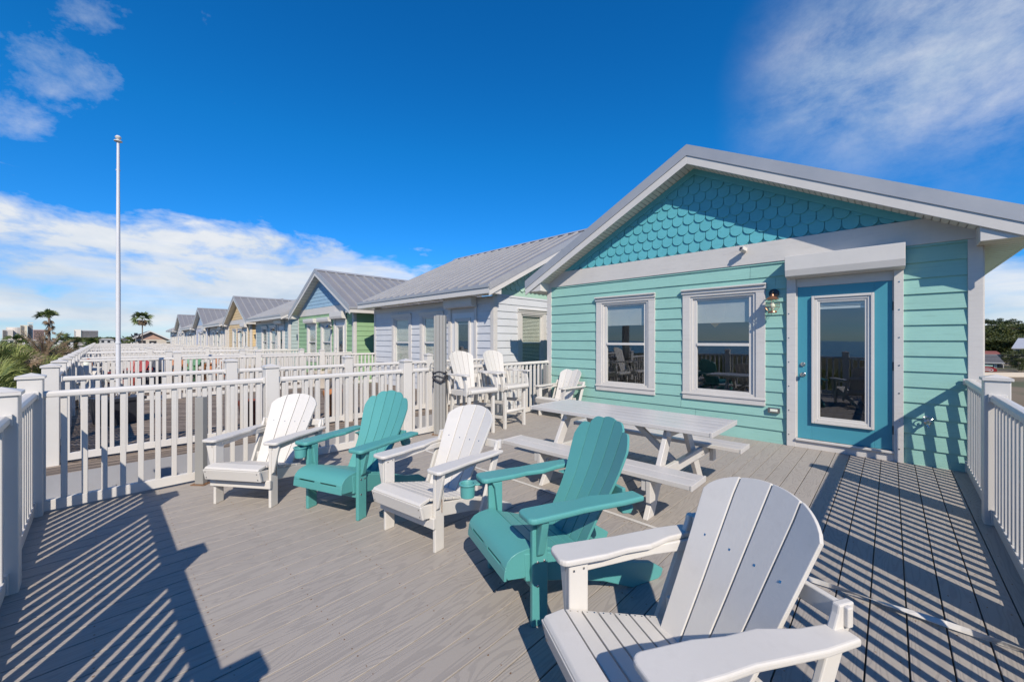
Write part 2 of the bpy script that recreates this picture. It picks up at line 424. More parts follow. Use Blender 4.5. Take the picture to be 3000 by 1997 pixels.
def window(parent, x0, x1, z0, z1, fy, U=Vector((1, 0, 0)), Nn=Vector((0, -1, 0)), O=Vector((0, 0, 0)), blind=.22, full=True, tm=M_TRIM, glass=M_GLASS, blabel=None):
    """double-hung window; coordinates along U at plane O (fy used when U is x)"""
    if O.length == 0: O = Vector((0, fy, 0))
    Zv = Vector((0, 0, 1))
    def fn(u, z, n): return O+U*u+Zv*z+Nn*n
    def bx(mb, u0, u1, a, b, n0, n1):
        mb.prism([(u0, a), (u1, a), (u1, b), (u0, b)], fn, n0, n1)
    tr = MB(); t = .115
    bx(tr, x0, x0+t, z0+t, z1-t, -.01, .032); bx(tr, x1-t, x1, z0+t, z1-t, -.01, .032)
    bx(tr, x0, x1, z1-t, z1, -.01, .034); bx(tr, x0, x1, z0, z0+t, -.01, .034)
    bx(tr, x0-.01, x1+.01, z0+.075, z0+.105, .034, .046)
    wd = tr.build('window', tm, parent, bevel=.004 if full else 0)
    fl = MB(); bx(fl, x0-.015, x1+.015, z1-.02, z1+.004, .034, .075); bx(fl, x0-.015, x1+.015, z1-.07, z1-.02, .034, .050)
    fl.build('drip_cap', M_VINYL, wd, bevel=.003 if full else 0)
    fr = MB(); g = .09
    gx0, gx1, gz0, gz1 = x0+t+g, x1-t-g, z0+t+g-.035, z1-t-g+.03
    fr2 = [(x0+t, x0+t+.035, z0+t, z1-t, .018), (x1-t-.035, x1-t, z0+t, z1-t, .018), (x0+t+.035, x1-t-.035, z1-t-.03, z1-t, .018), (x0+t+.035, x1-t-.035, z0+t, z0+t+.03, .018),
           (x0+t+.035, gx0, z0+t+.03, z1-t-.03, -.004), (gx1, x1-t-.035, z0+t+.03, z1-t-.03, -.004), (gx0, gx1, gz1, z1-t-.03, -.004), (gx0, gx1, z0+t+.03, gz0, .0)]
    for a, b, c, d, n in fr2: bx(fr, a, b, c, d, -.05, n)
    zm = (gz0+gz1)/2; bx(fr, gx0, gx1, zm-.02, zm+.022, -.03, .008)
    fr.build('frame', M_VINYL, wd, bevel=.003 if full else 0)
    pa = MB(); pa.quad(fn(gx0, gz0, -.030), fn(gx1, gz0, -.030), fn(gx1, zm-.02, -.030), fn(gx0, zm-.02, -.030))
    pa.quad(fn(gx0, zm+.022, -.022), fn(gx1, zm+.022, -.022), fn(gx1, gz1, -.022), fn(gx0, gz1, -.022))
    pa.build('pane', glass, wd)
    bl = MB(); zt = gz1+.01; zb = gz1-(gz1-gz0)*blind; step = .028 if full else .05
    z = zt; cov = .86 if blind < .5 else .62
    tight = .012 if blind < .5 else .036
    while z > zb:
        bl.quad(fn(gx0-.01, z, -.052), fn(gx1+.01, z, -.052), fn(gx1+.01, z-tight*cov, -.0475), fn(gx0-.01, z-tight*cov, -.0475)); z -= tight
    b = bl.build('blinds', M_BLIND if blind < .5 else M_BLINDN, wd)
    if blabel: b['label'] = blabel
    return wd
def hood(parent, x0, x1, z0, z1, fy, p=.19):
    m = MB(); m.yz([(fy-.01, z0+.01), (fy-p+.02, z0+.03), (fy-p, z0+.11), (fy-p, z1), (fy-.01, z1)], x0, x1)
    return m.build('shutter_box', M_VINYL, parent, bevel=.004)
def door(parent, x0, x1, fy, mat, full=True, blinds=True):
    """x0..x1 outer edges of the casing"""
    d = MB(); a, b = x0+.115, x1-.092
    d.prism([(a, .12), (a+.149, .12), (a+.149, 2.10), (a, 2.10)], lambda x, z, q: (x, q, z), fy-.012, fy+.035)
    d.box(b-.155, b, fy-.012, fy+.035, .12, 2.10); d.box(a+.149, b-.155, fy-.012, fy+.035, 1.97, 2.10); d.box(a+.149, b-.155, fy-.012, fy+.035, .12, .337)
    dr = d.build('door', mat, parent, bevel=.003 if full else 0)
    f = MB(); ga, gb = a+.149, b-.155
    for q, (o, n) in enumerate(((0, .034), (.03, .020), (.055, .010))):
        wv = .03 if q < 2 else .03
        f.box(ga+o, ga+o+wv, fy-.012-n, fy+.02, .337+o, 1.97-o); f.box(gb-o-wv, gb-o, fy-.012-n, fy+.02, .337+o, 1.97-o)
        f.box(ga+o+wv, gb-o-wv, fy-.012-n, fy+.02, 1.97-o-wv, 1.97-o); f.box(ga+o+wv, gb-o-wv, fy-.012-n, fy+.02, .337+o, .337+o+wv)
    f.build('lite_frame', M_VINYL, dr, bevel=.004 if full else 0)
    MB().quad((ga+.08, fy-.004, .41), (gb-.08, fy-.004, .41), (gb-.08, fy-.004, 1.89), (ga+.08, fy-.004, 1.89)).build('pane', M_GLASS, dr)
    if not blinds:
        bl = MB(); bl.box(ga+.08, gb-.08, fy+.008, fy+.022, 1.80, 1.83)
        for i in range(4): bl.box(ga+.08, gb-.08, fy+.008, fy+.024, 1.842+i*.011, 1.849+i*.011)
        bl.build('blinds', M_BLIND, dr)
    if blinds:
        bl = MB(); z = 1.89
        while z > .42:
            bl.box(ga+.08, gb-.08, fy+.012, fy+.028, z-.004, z-.0028); z -= .024
        bl.box(ga+.08, gb-.08, fy+.008, fy+.022, 1.815, 1.832)
        bl.build('blinds', M_BLIND, dr)
    k = MB()
    for zz, r in ((.955, .030), (1.09, .026)):
        s = len(k.v); k.lathe([(r*.95, 0), (r, .008), (r*.8, .012), (r*.35, .016), (r*.35, .035), (r*.92, .042), (r*.85, .058), (r*.5, .07)] if zz < 1 else [(r, 0), (r, .014), (r*.7, .022), (r*.6, .022)], seg=14)
        k.xform(Matrix.Translation((a+.06, fy-.012, zz)) @ Matrix.Rotation(R(90), 4, 'X'), s)
    k.build('handle', M_STEEL, dr, smooth=True)
    h = MB()
    for zz in (1.80, 1.10, .36): h.box(b+.001, b+.010, fy-.030, fy-.004, zz-.05, zz+.05)
    h.build('hinge', M_BLACK, dr)
    c = MB(); c.box(x0, x0+.10, fy-.05, fy+.02, 0, 2.24); c.box(x1-.08, x1, fy-.05, fy+.02, 0, 2.24)
    c.box(x0+.10, x1-.08, fy-.022, fy+.02, 2.10, 2.24)
    c.box(x0+.10, x0+.1145, fy-.022, fy+.02, .12, 2.10); c.box(x1-.0915, x1-.08, fy-.022, fy+.02, .12, 2.10)
    c.build('door_casing', M_TRIM, parent, bevel=.003 if full else 0)
    sl = MB(); sl.box(x0+.10, x1-.08, fy-.045, fy+.02, .0, .115); sl.box(x0+.10, x1-.08, fy-.075, fy-.045, .095, .12); sl.build('threshold', M_TRIM, parent, bevel=.003 if full else 0)
    if full:
        s = MB()
        for xx in (x0+.02, x1-.04):
            for i in range(7): s.box(xx, xx+.012, fy-.055, fy-.049, .15+i*.32, .162+i*.32)
        s.build('screw_heads', M_STEEL, parent)
    return dr
def lamp_post_or_wall(parent, x, fy, z):
    a = MB(); s = 0
    a.lathe([(.058, 0), (.062, .008), (.055, .018), (.03, .024)], seg=20); a.xform(Matrix.Translation((x, fy-.02, z+.24)) @ Matrix.Rotation(R(90), 4, 'X'))
    a.tube([(x, fy-.03, z+.24), (x, fy-.10, z+.26), (x, fy-.13, z+.24), (x, fy-.13, z+.21)], .009)
    lp = a.build('wall_lamp', M_BLACK, parent, smooth=True)
    c = MB(); c.lathe([(.012, .245), (.02, .235), (.022, .215), (.05, .200), (.075, .175), (.074, .170), (.03, .168)], (x, fy-.13, z-.02), 24)
    c.lathe([(.05, .0), (.055, .008), (.05, .022), (.04, .026)], (x, fy-.13, z-.03), 20)
    c.build('lamp_cap', M_COPPER, lp, smooth=True)
    g = MB()
    for rr_, zz in ((.083, .07),):
        for k in range(4):
            pts = []
            for i in range(17):
                t = 2*math.pi*i/16
                if k == 0: p = (rr_*math.cos(t), rr_*math.sin(t), zz+.012)
                elif k == 1: p = (rr_*math.cos(t), rr_*math.sin(t), zz-.02)
                elif k == 2: p = (rr_*math.cos(t), 0, zz+rr_*math.sin(t))
                else: p = (0, rr_*math.cos(t), zz+rr_*math.sin(t))
                pts.append((x+p[0], fy-.13+p[1], z+p[2]))
            g.tube(pts, .0025, 5, False)
    g.build('guard_wire', M_COPPER, lp)
    b = MB(); b.lathe([(.02, -.005), (.045, .015), (.064, .045), (.070, .075), (.064, .105), (.045, .135), (.025, .150)], (x, fy-.13, z), 20)
    b.build('globe', M_GLOBE, lp, smooth=True)
    u = MB(); u.lathe([(.012, .01), (.03, .04), (.034, .065), (.026, .09), (.01, .11)], (x, fy-.13, z), 14); u.build('bulb', M_BULB, lp, smooth=True)
M_GLOBE = glass_mat('lamp_glass', .06, (.92, .95, .9))

def rake(parent, fn, dr, half, ctop, ov, depth, metal_name='roof', sl=SL, vents=True, full=True):
    """gable roof; fn(u,d,z) -> xyz with u across, d depth behind the wall (negative = in front). dr = far depth"""
    t = MB(); a = MB(); s = MB(); tr = MB()
    for sg in (-1, 1):
        # metal skin
        def q(u, d, z): return fn(sg*u, d, z)
        u1 = half; z1 = ctop-sl*half
        for (za, zb, mb_) in ((0, .022, t),):
            pts = [(0, ctop), (u1, z1), (u1, z1-.022), (0, ctop-.022)]
            if sg < 0: pts = pts[::-1]
            mb_.prism(pts, lambda u, z, d: q(u, d, z), -ov, dr)
        gapr = .30 if ov == .32 else .41; gapr = .38 if ov == .32 else gapr; d = -ov+.35
        while d < dr:
            pts = [(0.17, ctop+.044-.17*sl), (u1, z1+.044), (u1, z1+.0005), (0.17, ctop-.010-.17*sl)]
            if sg < 0: pts = pts[::-1]
            tr.prism(pts, lambda u, z, dd: q(u, dd, z), d-.017, d+.017); d += gapr
        # metal rake trim
        pts = [(0, ctop+.034), (u1, z1+.034), (u1, z1-.13), (0, ctop-.13)]
        if sg < 0: pts = pts[::-1]
        tr.prism(pts, lambda u, z, dd: q(u, dd, z), -ov-.022, -ov-.002)
        pts = [(0, ctop+.034), (.16, ctop+.034-.16*sl), (.16, ctop+.024-.16*sl), (0, ctop+.024)]
        if sg < 0: pts = pts[::-1]
        tr.prism(pts, lambda u, z, dd: q(u, dd, z), -ov-.001, dr)
        # eave trim
        tr.prism([(u1, z1+.006), (u1+.02, z1-.004), (u1+.02, z1-.07), (u1, z1-.07)][::sg], lambda u, z, dd: q(u, dd, z), -ov, dr)
        # fascia on the rake and the eave
        pts = [(0, ctop-.13), (u1, z1-.13), (u1, z1-.255), (0, ctop-.255)]
        if sg < 0: pts = pts[::-1]
        a.prism(pts, lambda u, z, dd: q(u, dd, z), -ov-.012, -ov+.012)
        a.prism([(u1-.025, z1-.022), (u1-.001, z1-.022), (u1-.001, z1-.20), (u1-.025, z1-.20)][::sg], lambda u, z, dd: q(u, dd, z), -ov+.013, dr)
        # rake soffit (sloped, ribbed)
        n = 46 if full else 14
        for i in range(n):
            ua, ub = .0+(half-.33)*i/n, (half-.33)*(i+.88)/n
            zs = ctop-.235
            s.quad(q(ua, -ov+.012, zs-sl*ua), q(ub, -ov+.012, zs-sl*ub), q(ub, -.0, zs-sl*ub), q(ua, -.0, zs-sl*ua))
            uc_ = half-.33
            ud = (half-.33)*(i+1)/n
            s.quad(q(ub, -ov+.012, zs-sl*ub+.010), q(ud, -ov+.012, zs-sl*ud+.010), q(ud, 0, zs-sl*ud+.010), q(ub, 0, zs-sl*ub+.010))
        # eave soffit (level) with the boxed return at the front
        zs = z1-.195; ue = half-.37
        n = 60 if full else 10
        for i in range(n):
            d0 = -ov+.014+(dr+ov)*i/n; d1 = -ov+.014+(dr+ov)*(i+.93)/n; d2 = -ov+.014+(dr+ov)*(i+1)/n
            s.quad(q(ue, d0, zs), q(u1-.025, d0, zs), q(u1-.025, d1, zs), q(ue, d1, zs))
            s.quad(q(ue, d1, zs+.008), q(u1-.025, d1, zs+.008), q(u1-.025, d2, zs+.008), q(ue, d2, zs+.008))
        a.prism([(ue-.02, zs-.001), (u1-.026, zs-.001), (u1-.026, z1-.13), (ue-.02, z1-.11+sl*.33)][::sg], lambda u, z, dd: q(u, dd, z), -ov+.013, -ov+.03)
        a.prism([(ue-.02, zs-.001), (ue, zs-.001), (ue, z1-.20+sl*.37), (ue-.02, z1-.20+sl*.37)][::sg], lambda u, z, dd: q(u, dd, z), -ov+.03, -.002)
    rf = t.build(metal_name, M_ROOF, parent); tr.build('edge_trim', M_ROOFT, rf); a.build('fascia', M_VINYL, rf, bevel=.004 if full else 0); s.build('soffit', M_SOFFIT, rf)
    return rf

def cottage(name, label, c, front, wallm, gablem, gable_style, doorm, windows_hood=False, det=2, depth=7.6, lamp=True, side_dark=False):
    """c = centre X. front True: gable to the deck; False: eave to the deck"""
    h = empty(name, (c, FY, 0)); tag(h, label, 'house')
    full = det >= 2
    hw = 2.89; ztop = 2.475 if front else 2.44
    W1 = (-1.74, -.62, .49, 2.19); W2 = (-.17, .95, .49, 2.19); D = (1.2, 2.31, 0, 2.24)
    ops = [(W1[0]+.1, W1[1]-.1, W1[2]+.1, W1[3]-.1), (W2[0]+.1, W2[1]-.1, W2[2]+.1, W2[3]-.1), (D[0]+.09, D[1]-.07, 0, 2.15)]
    m = MB()
    lap_wall(m, (0, 0, 0), (1, 0, 0), (0, -1, 0), -hw+.08, hw-.085, 0 if full else -.2, ztop, ops)
    sw = (.80, 1.92, .49, 2.19)
    lap_wall(m, (hw, 0, 0), (0, 1, 0), (1, 0, 0), .08, depth, -.5, 2.5, [(sw[0]+.1, sw[1]-.1, sw[2]+.1, sw[3]-.1)] if not front else [])
    m.quad((-hw, .0, -.5), (-hw, depth, -.5), (-hw, depth, 2.5), (-hw, 0, 2.5)); m.quad((-hw, depth, -.5), (hw, depth, -.5), (hw, depth, 2.5), (-hw, depth, 2.5))
    m.build('wall', wallm, h)
    # inner lining so the windows look into a dark room
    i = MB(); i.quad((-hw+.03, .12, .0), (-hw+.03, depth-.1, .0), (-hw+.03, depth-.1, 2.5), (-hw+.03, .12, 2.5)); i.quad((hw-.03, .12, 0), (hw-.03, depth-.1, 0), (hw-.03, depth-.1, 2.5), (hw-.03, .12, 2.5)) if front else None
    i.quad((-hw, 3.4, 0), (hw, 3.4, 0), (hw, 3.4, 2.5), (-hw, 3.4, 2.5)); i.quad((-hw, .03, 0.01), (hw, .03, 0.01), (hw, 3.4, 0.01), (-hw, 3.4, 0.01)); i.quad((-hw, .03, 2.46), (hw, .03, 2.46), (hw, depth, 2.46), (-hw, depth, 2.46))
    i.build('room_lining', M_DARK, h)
    # corner boards and beam
    t = MB()
    for sg in (-1, 1):
        x = sg*hw; t.box(x-sg*.095, x+sg*.012, -.026, .0, -.05 if full else -.3, ztop); t.box(x-.0*sg, x+sg*.024, .0, .09, -.3, ztop)
    if front: t.box(-hw-.005, hw+.005, -.030, .02, 2.476, 2.762)
    else: t.box(-hw-.005, hw+.005, -.024, .02, 2.30, 2.441)
    t.build('trim_board', M_TRIM, h, bevel=.003 if full else 0)
    bl = .25 if full else .95
    window(h, *W1, 0, O=Vector((0, .0001, 0)), full=full, blind=bl); window(h, *W2, 0, O=Vector((0, .0001, 0)), full=full, blind=bl if full else .95)
    dr = door(h, D[0], D[1], 0, doorm, full, blinds=not (front and full))
    hood(h, D[0]+.005, D[1]+.012, 2.20, 2.49, -.03)
    if windows_hood:
        hood(h, W1[0]-.03, W1[1]+.03, 2.12, 2.33, -.03, .16); hood(h, W2[0]-.03, W2[1]+.03, 2.12, 2.33, -.03, .16)
    if lamp:
        if full: lamp_post_or_wall(h, 1.055, -.01, 1.80)
        else:
            lp = MB(); lp.tube([(1.06, -.01, 2.0), (1.06, -.16, 2.06), (1.06, -.2, 1.98)], .012); lp.lathe([(.02, .12), (.05, .09), (.15, .0), (.14, -.01), (.03, 0)], (1.06, -.2, 1.9), 14)
            lp.build('wall_lamp', M_STEEL, h, smooth=True)
    if front:
        g = MB(); zp = CTOP-.20
        g.xz([(-hw, 2.762), (hw, 2.762), (hw, zp-SL*hw+.02), (0, zp+.02), (-hw, zp-SL*hw+.02)][::-1], .004, .03)
        g.build('gable_sheathing', gablem, h)
        g = MB(); zb = 2.762
        if gable_style == 'scallop': scallops(g, (0, 0, 0), (1, 0, 0), (0, -1, 0), 0, zb, zp, SL)
        else: lap_wall(g, (0, 0, 0), (1, 0, 0), (0, -1, 0), -hw, hw, zb, zp, tri=(0, zp, SL))
        g.build('gable_cladding', gablem, h)
        fb = MB()
        for sg in (-1, 1):
            p = [(0, zp+.02), (sg*2.45, zp+.02-SL*2.45), (sg*2.45, zp-.13-SL*2.45), (0, zp-.13)]
            p = clip(p if sg > 0 else p, [(0, -1, -zb-.001)])
            fb.xz(p[::sg], -.034, -.018)
        fb.build('rake_board', gablem, h)
        rake(h, lambda u, d, z: (u, d, z), depth+.3, 3.24, CTOP, .31, 0, full=full)
    else:
        # ridge along X; gable ends at +-hw
        yc = 3.65; ct = 4.70; sl = .5
        def fn(u, d, z): return (hw-d, yc+u, z)      # u across (y), d from the right end inwards
        g = MB(); zp = ct-.20
        g.prism([(-yc, 2.44), (yc, 2.44), (yc, zp-sl*yc), (0, zp), (-yc, zp-sl*yc)][::-1], lambda a, b, d: (hw-d, yc+a, b), .004, .05)
        g.build('gable_sheathing', gablem, h)
        g = MB(); scallops(g, (hw, yc, 0), (0, 1, 0), (1, 0, 0), 0, 2.62, zp, sl) if gable_style == 'scallop' else lap_wall(g, (hw, yc, 0), (0, 1, 0), (1, 0, 0), -yc, yc, 2.5, zp, tri=(0, zp, sl))
        g.build('gable_cladding', gablem, h)
        rake(h, fn, 2*hw+.32, yc+.45, ct, .32, 0, sl=sl, full=full)
        if det >= 1:
            window(h, *sw, 0, U=Vector((0, 1, 0)), Nn=Vector((1, 0, 0)), O=Vector((hw, 0, 0)), full=True, blind=.97, tm=M_TRIM)
    return h
# ------------------------------------------------------------------ chairs
def slat_back(prof, W, n, stop, gap=.006, th=.018, curve=.5, base_s=0.0, steps=10):
    """prof: list of (y,z) along the back (front face); W(s)->half width; stop(i,u)->s at the top across slat i (u -1..1 across the whole back)"""
    seg = [0]
    for a, b in zip(prof, prof[1:]): seg.append(seg[-1]+math.hypot(b[0]-a[0], b[1]-a[1]))
    def at(s):
        s = max(0, min(seg[-1]+.05, s))
        for i in range(len(seg)-1):
            if s <= seg[i+1] or i == len(seg)-2:
                t = (s-seg[i])/(seg[i+1]-seg[i]); a, b = prof[i], prof[i+1]
                y, z = a[0]+(b[0]-a[0])*t, a[1]+(b[1]-a[1])*t
                d = Vector((b[0]-a[0], b[1]-a[1])).normalized()
                return y, z, -d.y, d.x      # normal towards the sitter
    mb = MB()
    for i in range(n):
        ns = 7
        ua0, ua1 = -1+2*i/n, -1+2*(i+1)/n
        grid = []
        for j in range(steps+1):
            row = []
            for k in range(ns+1):
                f = k/ns; u = ua0+(ua1-ua0)*f
                top = stop(i, u); s = base_s+(top-base_s)*j/steps
                w = W(s); x0, x1 = ua0*w+gap/2, ua1*w-gap/2; x = x0+(x1-x0)*f
                y, z, ny, nz = at(s)
                c = curve*(x/ .25)**2*.045; c0 = curve*((x0)/.25)**2*.045; c1 = curve*((x1)/.25)**2*.045
                c = c0+(c1-c0)*f
                row.append(((x, y+ny*c, z+nz*c), (x, y+ny*c-ny*th, z+nz*c-nz*th)))
            grid.append(row)
        nv = len(mb.v); K = ns+1; T = (steps+1)*K
        mb.v += [g[0] for r in grid for g in r]+[g[1] for r in grid for g in r]
        for j in range(steps):
            for k in range(ns):
                a = nv+j*K+k
                mb.f.append((a, a+1, a+K+1, a+K)); mb.f.append((a+T, a+T+K, a+T+K+1, a+T+1))
        for j in range(steps):
            a = nv+j*K; mb.f.append((a, a+K, a+K+T, a+T)); a += ns; mb.f.append((a, a+T, a+K+T, a+K))
        for k in range(ns):
            a = nv+k; mb.f.append((a, a+T, a+T+1, a+1)); a = nv+steps*K+k; mb.f.append((a, a+1, a+T+1, a+T))
    return mb, at
def arm_outline(sg, y0, y1, front, rear, inner=.235, outer=.365):
    """plan of one armrest with its rounded nose and waisted rear"""
    cx = (inner+outer)/2; wf = front/2; r = .035; pts = []
    for t in range(0, 5): a = math.pi*t/8; pts.append((cx-wf+r-r*math.cos(math.pi/2-a*1) if False else cx-wf+r-r*math.sin(math.pi/2-a), y0+r-r*math.sin(a)))
    for t in range(0, 5): a = math.pi*t/8; pts.append((cx+wf-r+r*math.sin(a), y0+r-r*math.cos(a)))
    L_ = y1-y0
    out = [(.30, cx+wf), (.45, cx+wf-.004), (.62, cx+wf+.004), (.80, cx+wf+.012), (1, cx+wf+.008)]
    inn = [(1, cx+wf+.008-rear), (.80, cx+wf+.008-rear-.012), (.62, cx+wf-.004-rear-.035), (.45, cx-wf+.02), (.30, cx-wf+.004)]
    pts += [(x, y0+L_*t) for t, x in out]+[(x, y0+L_*t) for t, x in inn]
    return [(sg*x, y) for x, y in pts][::sg]
def fold_chair(M=None, label='', group='white folding garden chairs on the deck'):
    M = M or M_POLYW
    r = empty('adirondack_chair'); tag(r, label, 'chair', group)
    bv = .005
    for sg in (-1, 1):
        MB().box(sg*.252, sg*.276, 0, .082, 0, .53).build('leg', M, r, bevel=bv)
        MB().yz([(-.09, .335), (.42, .235), (.60, .175), (.88, .035), (.90, .0), (.78, 0), (.56, .085), (.40, .14), (-.07, .24)], sg*.226, sg*.250).build('side_rail', M, r, bevel=bv)
        a = MB(); a.xy(arm_outline(sg, -.045, .62, .135, .075, .225, .36), .533, .557); ar = a.build('armrest', M, r, bevel=.008, seg=3)
        b = MB(); b.yz([(.0, .532), (.62, .532), (.62, .485), (.40, .492), (.09, .475), (.0, .475)], sg*.277, sg*.297); b.build('arm_rail', M, ar, bevel=bv)
        b = MB(); b.xz([(sg*.278, .532), (sg*.350, .532), (sg*.345, .49), (sg*.300, .30), (sg*.278, .28)], -.0, .022); b.build('arm_bracket', M, ar, bevel=bv)
        MB().yz([(.40, .12), (.455, .10), (.655, .585), (.66, .625), (.60, .625), (.595, .60)], sg*.298 if sg > 0 else -.322, sg*.322 if sg > 0 else -.298).build('rear_upright', M, r, bevel=bv)
        sc_ = MB()
        for yy, zz in ((.02, .50), (.062, .505), (.03, .33)):
            sc_.box(sg*.2765, sg*.2785, yy-.004, yy+.004, zz-.004, zz+.004)
            sc_.box(sg*.2495, sg*.2515, yy-.004, yy+.004, zz-.004, zz+.004)
        sc_.build('bolt', M_STEEL, r)
    m = MB(); dy = -.075
    m.yz([(-.112, .338), (-.100, .353), (-.025, .366), (-.025, .344), (-.095, .330)], -.250, .250)
    y = -.018
    for i in range(6):
        z = .362-(y+.018)*.26; w = .0635
        m.yz([(y, z), (y+w, z-w*.26), (y+w, z-w*.26-.02), (y, z-.02)], -.250, .250); y += w+.008
    m.build('seat', M, r, bevel=.004)
    s = MB()
    for i in range(6):
        y0 = -.018+i*.0715
        for sg in (-1, 1):
            for q in (.016, .047): z = .362-(y0+q+.018)*.26; s.lathe([(.0035, 0), (.0035, .0012)], (sg*.237, y0+q, z+.0003), 8)
    s.build('screw_heads', M_STEEL, r)
    m = MB(); m.yz([(-.115, .335), (-.092, .333), (-.068, .245), (-.092, .243)], -.262, .262); m.build('apron', M, r, bevel=.006)
    s = MB()
    for x in (-.24, .24):
        for zz in (.265, .315): s.box(x-.004, x+.004, -.1165+(.335-zz)*.26, -.10, zz-.004, zz+.004)
    s.build('screw_heads', M_STEEL, r)
    m = MB(); m.xz([(-.285, .165), (.285, .165), (.285, .235), (.25, .235), (.235, .213), (-.235, .213), (-.25, .235), (-.285, .235)], -.023, -.001); m.build('crossbar', M, r, bevel=.004)
    prof = [(.372, .235), (.50, .455), (.62, .672), (.735, .88)]
    W = lambda s: .185+.068*min(1, s/.62)
    st = lambda i, u: .715-.20*(1-math.sqrt(max(0, 1-(u*.93)**2)))
    b, at = slat_back(prof, W, 4, st, gap=.007, th=.019, curve=.9)
    bk = b.build('backrest', M, r, bevel=.003)
    s = MB()
    for x in (-.165, -.055, .055, .165):
        y, z, ny, nz = at(.42); c = .9*.045*(x/.25)**2+.001
        s.bar((x, y+ny*c, z+nz*c), (x, y+ny*(c+.002), z+nz*(c+.002)), .008, .008)
    s.build('screw_heads', M_STEEL, bk)
    m = MB(); m.bar((-.335, .625, .592), (.335, .625, .592), .022, .06); m.bar((-.25, .45, .30), (.25, .45, .30), .022, .06); m.build('back_crossbar', M, r, bevel=.004)
    c = MB(); p0 = Vector((.279, .055, .335))
    pts = [p0+Vector((.003, 0, -.011*i)) for i in range(8)]
    for i, p in enumerate(pts):
        ring = [(p.x+(.0035*math.cos(t) if i % 2 else 0), p.y+(0 if i % 2 else .0035*math.cos(t)), p.z+.0065*math.sin(t)) for t in [2*math.pi*k/8 for k in range(9)]]
        c.tube(ring, .0012, 4, False)
    c.build('safety_chain', M_RUST, r)
    return r
def teal_chair(label='', group='teal garden chairs on the deck', cup='out'):
    M = M_TEAL
    r = empty('adirondack_chair'); tag(r, label, 'chair', group)
    for sg in (-1, 1):
        l = MB(); l.box(sg*.262, sg*.290, 0, .088, 0, .53); l.box(sg*.255, sg*.2625, .006, .016, .02, .50) if False else None
        l.build('leg', M, r, bevel=.006)
        MB().yz([(-.03, .355), (.10, .335), (.40, .245), (.62, .16), (.80, .115), (.90, .05), (.885, .012), (.86, .0), (.66, 0), (.46, .09), (.20, .165), (-.02, .215)], sg*.234, sg*.261).build('side_rail', M, r, bevel=.006)
        a = MB(); a.xy(arm_outline(sg, -.055, .64, .145, .095, .225, .37), .536, .566); ar = a.build('armrest', M, r, bevel=.011, seg=3)
        b = MB(); b.yz([(.012, .534), (.078, .534), (.078, .33), (.062, .325), (.05, .335), (.03, .50)], sg*.234, sg*.2605); b.build('arm_bracket', M, ar, bevel=.005)
        b = MB(); b.xz([(sg*.2905, .534), (sg*.352, .534), (sg*.346, .50), (sg*.310, .36), (sg*.2905, .34)], .02, .06); b.build('arm_bracket', M, ar, bevel=.006)
        b = MB(); b.yz([(.50, .53), (.63, .53), (.66, .46), (.64, .43), (.58, .44), (.55, .50)], sg*.23, sg*.275); b.build('rear_bracket', M, ar, bevel=.006)
        s_ = MB()
        for yy, zz in ((.028, .315), (.066, .315), (.028, .20)):
            st = len(s_.v); s_.lathe([(.007, 0), (.007, .003), (.004, .005)], (0, 0, 0), 10)
            s_.xform(Matrix.Translation((sg*.2905, yy, zz)) @ Matrix.Rotation(R(90)*sg, 4, 'Y'), st)
        s_.build('bolt', M_STEEL, r)
    # waterfall seat with two slots in the front curve
    def surf(prof, x0, x1, th=.014):
        out = []; k = len(prof)
        for i, (y, z) in enumerate(prof):
            a = prof[max(0, i-1)]; b = prof[min(k-1, i+1)]; d = Vector((b[0]-a[0], b[1]-a[1])).normalized()
            out.append((y+d.y*th, z-d.x*th))
        return prof+out[::-1]
    m = MB()
    f1 = [(-.138, .243), (-.1365, .268), (-.132, .296)]
    f2 = [(-.132, .296), (-.1305, .308)]
    f3 = [(-.1305, .308), (-.120, .331), (-.098, .352), (-.065, .366), (-.02, .373), (.03, .372)]
    m.yz(surf(f1, 0, 0), -.258, .258); m.yz(surf(f3, 0, 0), -.258, .258)
    for a, b in ((-.258, -.20), (-.03, .03), (.20, .258)): m.yz(surf(f2, 0, 0), a, b)
    y = .038
    for i in range(4):
        p = [(y, .371-(y-.03)*.33), (y+.04, .3685-(y+.04-.03)*.33), (y+.078, .371-(y+.078-.03)*.33)]
        m.yz(surf(p, 0, 0, .016), -.232, .232); y += .0855
    for a, b in ((-.2575, -.236), (.236, .2575)): m.yz([(-.118, .246)]+[(y_+.010, z_-.004) for y_, z_ in f1[1:]+f3[1:]]+[(.03, .26), (-.03, .235)], a, b)
    m.build('seat', M, r, smooth=True, bevel=.0015, seg=1)
    MB().yz([(-.10, .30), (-.02, .355), (.0, .355), (-.02, .21), (-.095, .215)], -.2335, .2335).build('seat_nose', M, r) if False else None
    MB().box(-.261, .261, .012, .034, .17, .245).build('crossbar', M, r, bevel=.004)
    prof = [(.365, .22), (.43, .33), (.495, .435), (.555, .535), (.605, .635), (.648, .735), (.688, .835), (.725, .93), (.742, .97)]
    W = lambda s: .200+.062*(1/(1+math.exp(-(s-.40)*11)))
    def st(i, u):
        loc = (u-(-1+2*(i+.5)/5))/.2
        if i == 2: return .785-.010*loc*loc
        sg = 1 if i > 2 else -1; q = loc*sg
        if i in (1, 3): return .775-.016*max(0, q+.2)**2*2.0-.004
        return .725-.010-.045*max(0, q+.3)**2*1.3
    b, at = slat_back(prof, W, 5, st, gap=.006, th=.016, curve=.8, steps=22)
    b.build('backrest', M, r, smooth=True)
    m = MB(); m.bar((-.262, .60, .54), (.262, .60, .54), .024, .07); m.bar((-.235, .43, .27), (.235, .43, .27), .024, .06)
    m.build('back_crossbar', M, r, bevel=.004)
    c = MB()
